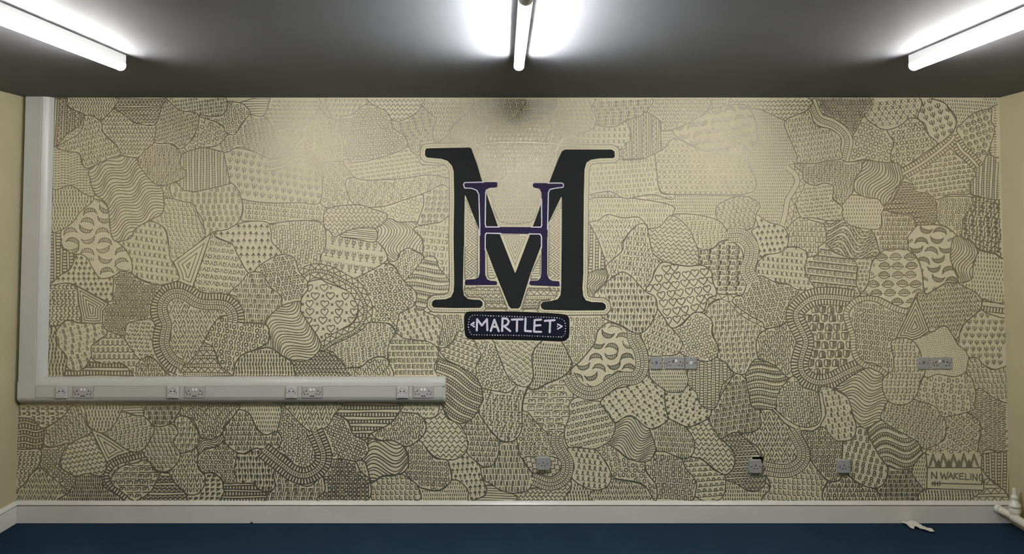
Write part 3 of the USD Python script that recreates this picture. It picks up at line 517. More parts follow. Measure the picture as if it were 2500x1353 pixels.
T.:13:15 38 2.4 P 1466,982 1500,952 1540,940 1584,915 1590,920 1624,958 1630,1015 1626,1030 1596,1046 1576,1042 1548,1018 1530,1016 1500,1032 1488,1010
mI:11:13 9 2.2 P 1732,1020 1752,980 1790,918 1810,916 1826,940 1832,985 1860,1005 1856,1045 1830,1058 1790,1056 1762,1070 1750,1060
D/.:12:12 13 2.3 D4 150,80 250,0 400,40 530,60 600,180 700,310 700,420 620,550 450,630 260,610 130,600 90,420 150,230
wave:8.5:85:15 -14 2.3 D4 710,300 890,235 1000,290 1120,380 1200,600 1190,680 1130,770 1020,790 860,740 740,640 610,550 700,430
u::10:14 -3 2.4 D4 1130,380 1200,385 1350,280 1370,220 1470,300 1580,380 1670,520 1670,660 1600,740 1500,740 1330,670 1210,650 1190,550
zig:12:13:8 -3 2.4 D4 1590,370 1720,330 1850,270 1990,490 2130,640 2170,760 2140,880 2040,945 1900,860 1760,750 1640,720 1680,570
band:29:d10,d9,d10 0 2.4 C4 2310,450 2300,560 2360,680 2425,790 2405,950 2310,1040 2180,1060 2000,990
R:15:15.5 -6 2.2 D4 130,620 300,620 470,640 600,810 660,940 640,1050 560,1120 440,1130 300,1080 180,980 210,850 180,740
LO:12:13.5 -3 2.4 D4 470,640 600,555 700,610 850,740 1020,790 1070,790 1080,900 1200,1060 1220,1180 1190,1265 1080,1090 950,1030 720,990 660,930 600,800
BI:11:15 -4 2.4 D4 1080,790 1190,690 1210,660 1330,670 1520,760 1560,850 1690,1020 1690,1150 1620,1265 1200,1265 1220,1120 1080,880
a:15:14 4 2.4 D4 1530,760 1650,730 1780,770 1920,890 2040,950 2060,1060 2030,1200 1950,1260 1780,1260 1680,1190 1700,1050 1560,850
lanes:s9,_4 3 2.2 P 1760,1068 1780,1055 1810,1060 1838,1088 1856,1115 1868,1150 1868,1180 1850,1198 1820,1195 1795,1180 1770,1172 1768,1160 1785,1148 1793,1125 1785,1098
V^:10:14 0 2.4 D4 650,1010 720,1000 950,1040 1080,1100 1190,1265 440,1265 450,1130 560,1120 640,1050
b:8:10 0 2.4 D4 180,990 300,1080 440,1130 450,1265 90,1265 170,1120
i:8:11 0 2.8 P 1772,1172 1800,1182 1825,1198 1850,1198 1870,1180 1878,1195 1868,1226 1750,1226 1770,1200
# --- column C lower
un:12:12.5 4 2.8 C4 40,440 110,350 250,270 280,90 330,110 400,180 580,200 690,290 690,420 600,530 460,600 300,530 130,520
wave:10:105:17 8 3.0 C4 10,500 130,530 310,525 420,590 480,720 480,850 400,930 280,950 170,960 40,1040 10,960 -40,800 -100,750 -20,600
L:13:14 0 2.4 C4 40,1050 170,970 290,960 400,940 500,1000 600,1090 580,1265 -120,1265 -60,1100
OI:10:14 -3 2.5 C4 460,610 620,530 740,680 830,750 960,770 1000,900 1010,1010 940,1090 830,1140 700,1120 600,1080 450,920 480,850 490,720
zig:11.5:14:8 0 2.4 C4 620,520 700,380 690,270 830,230 880,80 960,250 1100,320 1150,390 1200,500 1200,650 1080,750 930,765 800,720 700,620
~:18:12 0 2.3 C4 330,80 880,80 830,220 690,270 600,210 420,190
E/i:12:11 0 2.1 C3 330,370 430,430 580,450 720,470 830,540 850,640 800,790 810,925 270,925 250,720 230,580 250,500
lanes:_7,d7,d6~4,120 -30 2.6 P 1070,868 1080,876 1118,892 1160,920 1176,950 1178,976 1170,996 1164,1008 1148,1026 1124,1034 1100,1024 1086,1004 1078,988 1075,960 1062,920 1066,896
8.:11:14 12 2.0 C3 560,0 700,110 840,170 900,260 870,400 850,530 720,480 580,450 430,430 330,340 350,220 380,120
BI:11:12 0 2.2 C3 740,110 1160,110 1160,330 1090,350 1020,470 930,540 850,530 860,420 900,280 850,180
coil:12:12 -20 1.9 C3 850,540 960,530 1040,450 1090,350 1180,330 1200,430 1290,460 1310,520 1370,630 1310,770 1300,890 1090,760 940,680
SO:13:15 -28 2.3 C3 1290,440 1500,440 1590,650 1700,900 1800,1000 1700,1090 1600,1080 1380,1030 1300,900 1310,780 1370,650 1300,510
i:8:10 -5 3.2 C3 2140,450 2330,450 2450,650 2480,760 2380,890 2180,980 2030,1055 1950,1030 2010,900 2000,620
L:12:13 35 2.2 C3 1490,430 2140,450 2020,580 2000,720 2010,900 1960,1010 1840,1010 1700,900 1600,660
ZI:12:14.5 -3 2.6 C4 1400,30 1390,-110 1640,-140 1800,-220 1950,-200 1890,0 1870,150 1870,380 1800,510 1690,545 1580,500 1450,350 1340,170
M:25:17 0 2.3 C4 1880,150 1900,0 1960,-130 2050,-170 2200,-240 2400,-330 2470,-250 2500,60 2450,250 2400,400 2300,470 2200,450 2050,310 1950,190
zig:11:13:8 50 2.2 C4 1890,745 2060,720 2220,720 2340,770 2350,850 2290,940 2200,970 2080,930 2000,920
KO:11:12.5 0 2.2 C4 1880,150 1960,190 2060,310 2200,450 2260,480 2250,620 2310,740 2200,740 1880,745 1830,600 1810,510 1870,380
AI:10:14 -2 2.3 C4 1150,380 1330,190 1400,260 1500,430 1590,520 1580,700 1520,820 1430,855 1330,800 1200,670 1200,500
8::10:16 0 2.2 C4 1590,545 1690,550 1810,515 1830,640 1900,800 2000,940 2000,1030 1950,1130 1850,1160 1750,1170 1600,1130 1500,1060 1400,1000 1370,870 1430,855 1530,810 1580,700
T:13:16 4 2.4 C4 960,770 1080,750 1200,670 1330,800 1370,880 1390,1000 1440,1110 1420,1190 1350,1230 1220,1265 1210,1130 1100,1020 1020,1000 1010,900
i:7.5:11 0 2.4 C4 600,1090 700,1125 830,1145 940,1100 1020,1010 1120,1030 1200,1120 1220,1265 570,1265
lanes:_6 -1 2.0 C4 1440,1080 1540,1080 1620,1140 1760,1180 1780,1265 1230,1265 1360,1230 1430,1180
zig:9:11:6 0 2.4 C4 1770,1180 1850,1165 1980,1110 2150,1100 2350,1050 2480,960 2480,1100 2400,1265 1790,1265
OI:11:12 0 2.1 D3 -40,240 60,250 450,250 520,330 400,430 350,600 200,790 60,920 -60,700 -100,480 0,420
OI:11:11 6 2.0 B1 180,220 200,150 380,70 680,80 790,170 800,220 700,330 610,470 500,430 480,370 380,310 220,260
VO:13:14 20 2.0 B1 190,230 380,310 500,400 520,480 400,600 250,630 100,700 0,610 120,500 130,380
lanes:_6 2 2.0 B1 680,80 1020,0 1030,100 960,240 810,215 780,150
band:26:_6,d9,_6 0 2.0 B1 1030,850 1200,810 1400,690 1550,730 1640,850 1680,970
V^:13:13 -6 2.0 B1 1100,420 1300,400 1480,430 1400,570 1210,700 1130,560
E:12:13 8 2.0 B1 810,220 980,250 1100,420 1130,560 1200,690 1050,760 700,620 500,690 300,640 520,480 620,460 720,330
~:14:11 0 2.0 B1 1020,0 1580,0 1650,140 1500,330 1440,450 1300,430 1100,420 980,250
XI:12:13 10 2.0 B1 1650,140 1760,260 2030,320 2100,500 2020,760 1850,800 1650,800 1560,700 1450,640 1500,330
W:20:20 -8 2.0 B1 1030,860 1200,810 1400,720 1600,900 1680,1000 1650,1300 1400,1300 1000,1300 700,1250 620,1150 560,1070 480,690 700,640 1040,760
LO:13:13 4 2.0 B1 1700,960 1650,800 2030,760 2300,800 2500,1000 2450,1300 2100,1350 1680,1330
AI:12:13 -5 1.9 B2 700,60 690,-20 1000,-60 1400,-40 1720,150 1690,350 1600,340 1300,350 1040,380 850,350 700,340 720,220
"""

# ------------------------------------------------------------ the mural
# Outlines were measured in photo pixels and are carried onto the wall plane y = 0 here; everything below is flat paint on that wall.
SP, CP = math.sin(PITCH), math.cos(PITCH)
def wall_xz(p):
    p = np.asarray(p, float)
    a, b = (p[..., 0] - PU) / FPX, (PV - p[..., 1]) / FPX
    k = CAM_D / (CP - SP * b)
    return np.stack([a * k, CAM_Z + (SP + CP * b) * k], -1)
TILES = {'P': (0, 0, 1)}
for k, (x, y, s) in dict(A1=(0, 200, 4.228), A2=(0, 500, 4.228), A3=(0, 740, 4.228), A4=(0, 960, 4.228), B1=(450, 235, 5), B2=(450, 470, 5), B3=(450, 690, 5), B4=(450, 970, 5),
        C1=(850, 235, 5), C2=(850, 490, 5), C3=(900, 740, 5), C4=(900, 970, 5), D1=(1350, 235, 5), D2=(1400, 490, 5), D3=(1380, 720, 5), D4=(1360, 970, 5),
        E1=(1800, 235, 5), E2=(1840, 480, 5), E3=(1820, 710, 5), E4=(1800, 960, 5), F1=(2000, 235, 5), F2=(2000, 480, 5), F3=(2000, 720, 5), F4=(2000, 960, 5), G=(1000, 330, 4.54), H=(1000, 580, 4.54)).items():
    TILES[k] = (x, y, s)
def px(tile, pts):
    x, y, s = TILES[tile]
    return np.array([[float(c) for c in q.split(',')] for q in pts.split()]) / s + (x, y)
def spline(P, closed=True, n=7):
    P = np.asarray(P, float)
    Q = np.vstack([P[-1], P, P[0], P[1]]) if closed else np.vstack([2 * P[0] - P[1], P, 2 * P[-1] - P[-2]])
    out, t = [], np.linspace(0, 1, n, endpoint=False)[:, None]
    for i in range(len(Q) - 3):
        a, b, c, d = Q[i:i + 4]
        out.append(0.5 * (2 * b + (c - a) * t + (2 * a - 5 * b + 4 * c - d) * t ** 2 + (3 * b - a - 3 * c + d) * t ** 3))
    if not closed: out.append(P[-1:])
    return np.vstack(out)
class Pen:
    """Collects brush strokes (lines with a width, in photo pixels), melts them together and turns them into one flat mesh on the wall."""
    def __init__(self): self.l, self.w, self.polys = [], [], []
    def stroke(self, p, w):
        p = np.asarray(p, float)
        if len(p) > 1: p = p[np.r_[True, np.hypot(*np.diff(p, axis=0).T) > 0.05]]
        if len(p) < 2: return
        self.l.append(p); self.w.append(w / 2)
    def area(self, poly):
        self.polys += [g for g in getattr(poly, 'geoms', [poly]) if g.geom_type == 'Polygon' and g.area > 0.3]
    def mesh(self, y):
        shp = list(self.polys)
        if self.l:
            ls = shapely.linestrings(np.vstack(self.l), indices=np.repeat(np.arange(len(self.l)), [len(q) for q in self.l]))
            shp += list(shapely.simplify(shapely.buffer(ls, np.array(self.w), quad_segs=2), 0.06))
        if not shp: return None
        u_ = shapely.unary_union(shp) if self.l else sg.MultiPolygon(shp)
        V, Fc, n = [], [], 0
        for g in getattr(u_, 'geoms', [u_]):
            if g.geom_type != 'Polygon' or g.area < 0.2: continue
            rings = [np.array(r.coords)[:-1] for r in [g.exterior] + list(g.interiors)]
            v = np.vstack(rings); f = mapbox_earcut.triangulate_float64(v, np.cumsum([len(r) for r in rings]).astype(np.uint32)).reshape(-1, 3)
            V.append(v); Fc.append(f.astype(np.int64) + n); n += len(v)
        if not V: return None
        q = wall_xz(np.vstack(V)); f = np.vstack(Fc)
        c = np.cross(q[f[:, 1]] - q[f[:, 0]], q[f[:, 2]] - q[f[:, 0]])
        f = np.where((c < 0)[:, None], f[:, ::-1], f); f = f[np.abs(c) > 1e-12]
        return trimesh.Trimesh(np.c_[q[:, 0], np.full(len(q), y), q[:, 1]], f, process=False)

def arc(cx, cy, rx, ry, a0, a1, n=9):
    a = np.radians(np.linspace(a0, a1, n)); return np.c_[cx + rx * np.cos(a), cy + ry * np.sin(a)]
def seg(*p): return np.array(p, float)
DOT = lambda x, y, s=0.11: seg((x, y - s), (x, y + s))
teeth = lambda f0, f1, xs: [seg((x, f0(x)), (x, f1(x))) for x in xs]
up = lambda x: 0.95 - 0.8 * math.sqrt(max(0, 1 - (2 * x - 1) ** 2)) ; up2 = lambda x: 0.95 - 0.32 * math.sqrt(max(0, 1 - (2 * x - 1) ** 2))
xs = np.linspace(0, 1, 11)
cres = [np.array([(x, up(x)) for x in xs]), np.array([(x, up2(x)) for x in xs])] + teeth(lambda x: up(x), lambda x: up2(x) - .12, np.linspace(0.16, 0.84, 6))
flip = lambda g: [np.c_[q[:, 0], 1 - q[:, 1]] for q in g]
heart = arc(0.25, 0.25, 0.25, 0.25, 180, 350, 7), arc(0.75, 0.25, 0.25, 0.25, 190, 360, 7)
heart = [np.vstack([[(0.5, 1.0)], [(0.1, 0.55)], heart[0], heart[1], [(0.9, 0.55)], [(0.5, 1.0)]])]
lens = [np.array([(x, 0.6 - 0.6 * math.sin(math.pi * x) ** .8) for x in xs]), np.array([(x, 0.6 + 0.4 * math.sin(math.pi * x) ** .8) for x in xs]), seg((0.02, .6), (.5, .64), (.98, .6))] + teeth(lambda x: 0.6 - 0.55 * math.sin(math.pi * x) ** .8, lambda x: .6, np.linspace(.22, .78, 5))
loaf = [np.vstack([[(0.05, 1)], arc(.5, .5, .45, .5, 180, 360, 9), [(.95, 1)], [(.05, 1)]]), seg((.5, .05), (.5, 1))] + [seg((.5, q), (.93, q)) for q in (.3, .5, .7, .86)]
GL = {
 'V': [seg((0, 0), (.5, 1), (1, 0))], '^': [seg((0, 1), (.5, 0), (1, 1))], 'A': [seg((.02, .95), (.5, 0), (1, .95), (.02, .95))], 'v': [seg((.02, .05), (.5, 1), (1, .05), (.02, .05))],
 'I': [seg((.5, 0), (.5, 1))], 'E': [seg((1, 0), (.05, 0), (0, .5), (0.05, 1), (1, 1)), seg((0, .5), (.85, .48))], 'F': [seg((1, 0), (0, 0), (0, 1)), seg((0, .45), (.7, .45))],
 'S': [spline(seg((.95, .08), (.4, 0), (.05, .25), (.5, .5), (.95, .75), (.6, 1), (.05, .92)), False, 3)], 'O': [arc(.5, .5, .5, .5, 0, 360, 12)], 'o': [arc(.5, .55, .38, .36, 0, 360, 10)],
 'X': [seg((0, 0), (1, 1)), seg((1, 0), (0, 1))], 'Z': [seg((0, .05), (1, 0), (0, 1), (1, .95))], 'L': [spline(seg((.1, 0), (.1, .6), (.35, 1), (1, .95)), False, 3), DOT(.65, .45, .07)],
 'J': [spline(seg((.75, 0), (.8, .6), (.6, 1), (.1, .85)), False, 3), DOT(.15, .2, .06)], 'u': [np.vstack([[(0.05, 0)], arc(.5, .5, .45, .5, 180, 0, 8), [(.95, 0)]])], 'n': [np.vstack([[(.05, 1)], arc(.5, .5, .45, .5, 180, 360, 8), [(.95, 1)]])],
 'm': [np.vstack([[(0, 1)], arc(.25, .35, .22, .35, 190, 360, 6), [(.47, .9)]]), np.vstack([arc(.75, .35, .25, .35, 180, 360, 6), [(1, 1)]])],
 'M': [np.vstack([[(0.05, .62)], arc(.27, .25, .22, .28, 190, 350, 6), [(.5, .45)], arc(.74, .25, .22, .28, 190, 360, 6), [(.95, .62)]]), seg((0, 1.04), (1, 1.0)), DOT(.27, .45, .04)],
 '3': [np.vstack([arc(.4, .25, .5, .25, 220, 440, 7), arc(.4, .75, .55, .25, 280, 500, 7)])], '=': [seg((0.05, .35), (.95, .32)), seg((.05, .68), (.95, .66))], 'P': [seg((.15, 1), (.1, .05)), spline(seg((.1, .05), (.7, 0), (.9, .25), (.6, .45), (.15, .48)), False, 3)],
 ':': [DOT(.5, .15, .07), DOT(.5, .5, .07), DOT(.5, .85, .07)], '.': [DOT(.5, .55, .05)], '8': [arc(.48, .27, .26, .27, 0, 360, 9), arc(.5, .77, .33, .25, 0, 360, 9)],
 'R': [spline(seg((.2, .95), (.62, .45), (.6, .08), (.35, .08), (.32, .4), (.6, .75), (1, 1)), False, 3)], 'W': [seg((.5, 0), (.5, 1)), np.vstack([[(.1, .12)], arc(.5, .4, .4, .3, 180, 0, 8), [(.9, .12)]])],
 'T': [seg((.5, 0), (.5, 1)), seg((.1, .4), (.5, 0), (.9, .4))], 't': [seg((.5, 0), (.5, 1)), seg((.08, .55), (.5, 0), (.92, .55)), seg((.2, .52), (.5, .18), (.8, .52))], 'B': [seg((.02, .03), (.98, 0), (1, .97), (0.03, 1), (.02, .03))],
 'D': [spline(seg((.05, 0), (.75, .12), (.98, .5), (.7, .9), (.05, 1)), False, 3), seg((.05, 0), (.05, 1))], '>': [seg((.3, .35), (.75, .55), (.3, .8))], 'K': [seg((.1, 0), (.1, 1)), seg((.85, .1), (.12, .55), (.9, 1))], 'C': [arc(.55, .5, .5, .5, -60, -300, 8)],
 'N': [seg((.05, .95), (.4, .1), (.5, .7), (.95, .3), (.75, .05)), seg((.05, .2), (.35, .15))], '~': [spline(seg((0, .8), (.25, .15), (.5, .5), (.75, .9), (1, .2)), False, 3)], 'b': [seg((.5, .12), (.5, .88))], 'i': [seg((.5, .18), (.5, .82))],
 'Y': [np.vstack([[(.1, 0)], arc(.5, .2, .4, .4, 180, 0, 8), [(.9, 0)], [(.1, 0)]]), seg((.5, .05), (.5, 1)), seg((.25, 1), (.75, 1))], 'c': cres, 'd': flip(cres), 'g': lens, 'q': loaf, 'Q': flip(loaf), 'e': [arc(.5, .5, .5, .5, 0, 360, 12), seg((.05, .5), (.95, .5)), seg((.35, .1), (.35, .5))],
 'U': [seg((0, 0), (.05, 1), (.95, 1), (1, 0))], 'H': [seg((0, 1), (.05, 0), (.95, 0), (1, 1))], 'h': heart + [DOT(.42, .4, .03), DOT(.6, .4, .03)], 'x': [seg((.3, .3), (.7, .7)), seg((.7, .3), (.3, .7))], 'a': [seg((-.1, .9), (1.15, .86)), np.vstack([arc(.5, .85, .36, .62, 180, 360, 8)])],
 '/': [seg((.1, 1), (.9, 0))], '\\': [seg((.1, 0), (.9, 1))], '_': [],
}
GL['U2'] = GL['H']; GL['h'] = heart
KIND = dict(h='heart_patch', W='cactus_patch', T='arrow_patch', t='arrow_patch', c='crescent_patch', B='square_patch', U='square_patch', g='lens_patch', q='dome_patch', a='dome_patch', v='triangle_patch', A='triangle_patch', O='circle_patch', e='circle_patch', o='circle_patch', i='dash_patch', b='dash_patch', X='cross_patch')
LINEKIND = dict(wave='wave_patch', zig='zigzag_patch', vz='zigzag_patch', coil='coil_patch', lanes='stripe_patch', chev='chevron_patch', band='ladder_band', blank='signature_panel', mount='mountain_patch')

def lane_lines(kind, A, B, wd, w):
    """Marks that fill one lane between the curves A and B (same number of points); each entry (polyline, width)."""
    out = []
    seglen = np.hypot(*np.diff((A + B) / 2, axis=0).T); s = np.r_[0, np.cumsum(seglen)]; L = s[-1]
    def at(t, q):
        a = np.array([np.interp(t, s, A[:, 0]), np.interp(t, s, A[:, 1])]); b = np.array([np.interp(t, s, B[:, 0]), np.interp(t, s, B[:, 1])]); return a + (b - a) * q
    step = {'H': 7.5, 'h': 7.0, 'd': 5.6, 'z': 0.55 * wd + 1.5, 's': 9.0, 'x': 5.5}.get(kind, 0)
    if not step or L < step: return out
    ts = np.arange(step * random.random(), L, step)
    if kind in 'Hh':
        for t in ts: out.append(([at(t, 0), at(t + random.uniform(-.8, .8), 1)], w * (1.5 if kind == 'H' else 0.9)))
    elif kind == 'd':
        for t in ts: out.append(([at(t, .30), at(t + random.uniform(-.5, .5), .72)], w * 0.95))
    elif kind == 'x':
        for t in ts: out.append(([at(t, -.28), at(t + random.uniform(-.8, .8), .3)], w * 0.9))
    elif kind == 'z':
        out.append((np.array([at(t, .08 if i % 2 else .92) for i, t in enumerate(ts)]), w * 0.95))
    elif kind == 's':
        for t in ts[:-1]: out.append((np.array([at(t + step * q, 1 - 0.8 * math.sin(math.pi * q)) for q in np.linspace(0, 1, 7)]), w))
    return out

def pattern(spec, ang, w, vis):
    """Strokes (polyline, width) filling the visible region VIS of a patch, before clipping; the second value is a reach for glyph culling."""
    out = []
    body = spec.lstrip('!')
    head = body.split(':')[0]
    x0, y0, x1, y1 = vis.bounds; cx, cy = (x0 + x1) / 2, (y0 + y1) / 2; R = math.hypot(x1 - x0, y1 - y0) / 2 + 12
    ca, sa_ = math.cos(math.radians(ang)), math.sin(math.radians(ang))
    def world(q): q = np.asarray(q, float); return np.c_[cx + q[:, 0] * ca + q[:, 1] * sa_, cy - q[:, 0] * sa_ + q[:, 1] * ca]
    t = np.arange(-R, R, 2.5)
    if head == 'blank' or head == 'band' or head == 'mount': return out, 0
    if head == 'chev':
        d = float(body.split(':')[1]); q = vis
        for k in range(1, 9):
            q = vis.buffer(-d * k, join_style=2)
            if q.is_empty: break
            for g in getattr(q, 'geoms', [q]): out.append((np.array(g.exterior.coords), w))
        return out, 0
    if head == 'zig' or head == 'vz':
        sp, wl, am = (9.5, 34.0, 24.0) if head == 'vz' else map(float, body.split(':')[1:])
        y = -R
        while y < R:
            ph = random.random() * wl; xs_ = np.arange(-R + (ph if head == 'zig' else 0), R, wl / 2)
            out.append((world(np.c_[xs_ + rng.uniform(-.6, .6, len(xs_)), y + np.where(np.arange(len(xs_)) % 2, am / 2, -am / 2) + rng.uniform(-.6, .6, len(xs_))]), w)); y += sp
        return out, 0
    if head == 'wave':
        sp, wl, am = map(float, body.split(':')[1:]); y = -R - am; sp *= .84
        while y < R + am:
            out.append((world(np.c_[t, y + am * np.sin(2 * math.pi * t / wl + 0.012 * y) + 1.3 * np.sin(t / 17 + y)]), w * random.uniform(.85, 1.2))); y += sp * random.uniform(.9, 1.1)
        return out, 0
    if head == 'coil':
        sp, wl = map(float, body.split(':')[1:3]); y = -R
        tt = np.arange(-R, R, wl / 10)
        while y < R:
            a = 2 * math.pi * tt / wl + random.random() * 6
            out.append((world(np.c_[tt + wl * .42 * np.cos(a), y - sp * .33 * np.sin(a)]), w)); y += sp
        return out, 0
    if head == 'lanes':
        sp = body.split(':')[1]; am, wl = 0.0, 100.0
        if '~' in sp: sp, q = sp.split('~'); am, wl = map(float, q.split(','))
        L = [(k[0], float(k[1:])) for k in sp.split(',')]
        y, i = -R - am, 0
        f = lambda y: np.c_[t, y + am * np.sin(2 * math.pi * t / wl + 0.006 * y) + 0.8 * np.sin(t / 23 + y)]
        while y < R + am:
            k, d = L[i % len(L)]; A, B = world(f(y)), world(f(y + d)); i += 1; y += d
            out.append((A, w)); out += lane_lines(k, A, B, d, w)
        return out, 0
    # rows of hand-drawn signs
    if body.startswith(('W::', 'P::', '8::', 'u::')): seqs, rest = [body[:2]], body[3:]
    else: seqs, rest = body.split(':')[0].split('/'), body.split(':', 1)[1]
    if body.startswith('/\\'): seqs = ['/', '\\']
    cw, rh = map(float, rest.split(':')); cw, rh = cw * .89, rh * .91
    seqs = [s for s in seqs if s]
    if seqs == ['i']: cw *= .8; rh *= .92
    y, r = -R, 0
    while y < R:
        sq = seqs[r % len(seqs)]; small = len(seqs) > 1 and sq in ('.', 'i', 'v')
        hh = rh * (0.5 if small else 1); ww = (6.5 if small else cw)
        x = -R + random.random() * ww; k = random.randrange(len(sq))
        while x < R:
            c = sq[k % len(sq)]; k += 1
            nar = ww * (.62 if c in 'I:.ix' and len(sq) > 1 else 1)
            gw, gh = nar * .68 * random.uniform(.9, 1.08), hh * (.42 if small else .74) * random.uniform(.92, 1.06)
            if c in 'cdgqQ': gw, gh = ww * .86, hh * .78
            if c == 'h': gw, gh = ww * .86 * random.uniform(.9, 1.08), hh * .86
            if c in 'V^vA': gw *= 1.2
            if c == 'x': gw, gh = ww * .5, hh * .6
            if c == '8': gw, gh = gw * 1.08, gh * 1.02
            if c == 'M': gw, gh = ww * .8, hh * .72
            if c in ':' : gh *= 1.1
            an = random.uniform(-.10, .10); ox, oy = x + nar / 2 + random.uniform(-.06, .06) * ww, y + random.uniform(-.05, .05) * hh
            if c in 'cd': an = random.uniform(-.35, .35)
            ws = w * random.uniform(.85, 1.15) * (1.5 if c == 'b' else 1.2 if c in '.:' else 1)
            for g in GL[c]:
                q = (g - .5) * (gw, gh); q = np.c_[q[:, 0] * math.cos(an) - q[:, 1] * math.sin(an) + ox, q[:, 0] * math.sin(an) + q[:, 1] * math.cos(an) + oy]
                out.append((world(q), ws))
            x += nar
        y += hh; r += 1
    return out, 1

AREA = sg.Polygon([(60, 236), (700, 239.5), (1250, 241.5), (2000, 239), (2436, 240), (2441, 480), (2452, 720), (2461, 990), (2467, 1231), (1250, 1226), (37, 1222), (39, 985), (45, 740), (55, 480)])
def px_of(x, z):
    d, u_ = CAM_D * CP + (z - CAM_Z) * SP, -CAM_D * SP + (z - CAM_Z) * CP
    return PU + FPX * x / d, PV - FPX * u_ / d
hole_px = sg.Polygon([px_of(hx0, hz0), px_of(hx1, hz0), px_of(hx1, hz1), px_of(hx0, hz1)])
AREA = AREA.difference(hole_px)

# the big letter, the small letter and the plaque (outlines as painted)
M_out = np.vstack([px('G', '172,175 185,148 350,143 520,140 665,137 685,150 700,195 740,300 800,500 975,1000 1000,1100'), px('H', '1170,400'),
    px('G', '1335,1100 1370,1000 1455,770 1550,520 1650,260 1690,178 1725,160 2000,160 2240,160 2270,180 2274,240 2255,255 2100,258 2010,272 1960,305 1938,380 1930,700 1925,1353'),
    px('H', '1925,400 1915,560 1925,650 1955,698 2020,715 2140,720 2170,742 2177,780 2155,806 1800,809 1490,800 1460,780 1453,745 1475,715 1560,705 1640,685 1672,640 1680,560 1685,100'),
    px('G', '1688,760 1685,670 1535,985'), px('H', '1450,110 1340,400 1228,765 1205,786 1125,786 1100,760 950,390 850,130'), px('G', '770,1050 612,650 607,900 603,1353'),
    px('H', '600,100 590,560 602,640 645,680 700,688 780,692 808,715 808,752 785,778 500,780 270,775 247,752 250,712 280,690 400,684 460,660 488,600 495,500 488,0'),
    px('G', '490,1000 495,700 490,400 470,340 420,285 350,262 190,248 172,225')])
H_out = np.vstack([px('G', '598,545 612,526 780,522 965,522 973,535 970,576 950,581 885,584 852,605 843,640 838,980 845,1018 1100,1018 1455,1020 1464,1000 1462,640 1440,594 1380,582 1366,567 1368,540 1385,532 1690,532 1706,545 1702,578 1620,588 1555,602 1538,640 1530,1000 1528,1353'),
    px('H', '1525,0 1525,410 1545,458 1580,480 1650,485 1669,500 1665,535 1640,541 1345,529 1321,510 1324,486 1350,478 1420,478 1450,450 1460,400 1462,0'), px('G', '1460,1120 1445,1097 1100,1092 850,1087 840,1105'),
    px('H', '838,0 838,410 860,463 900,481 955,483 971,498 965,526 620,527 611,500 622,467 720,462 765,440 778,390 778,0'), px('G', '778,1000 768,660 745,612 690,590 610,586')])
PL_out = spline(px('H', '605,890 622,842 680,820 1100,820 1400,830 1700,850 1758,878 1772,940 1768,1080 1745,1125 1680,1150 1400,1140 900,1130 700,1130 640,1110 612,1060'))
PL_in = spline(px('H', '655,935 668,885 720,860 900,868 1300,880 1600,888 1690,908 1725,950 1722,1060 1702,1092 1640,1102 1200,1085 740,1078 680,1060 655,1010'))
polyM, polyH, polyP = (sg.Polygon(q).buffer(0) for q in (M_out, H_out, PL_out))
polyM = polyM.buffer(-1.2).buffer(2.2).buffer(-1.0); polyH = polyH.buffer(-1).buffer(1.8).buffer(-.8)
halo = unary_union([polyM, polyH.buffer(-1)]).buffer(11.5)
halo = unary_union([halo]).difference(sg.Point(0, 0).buffer(.1))

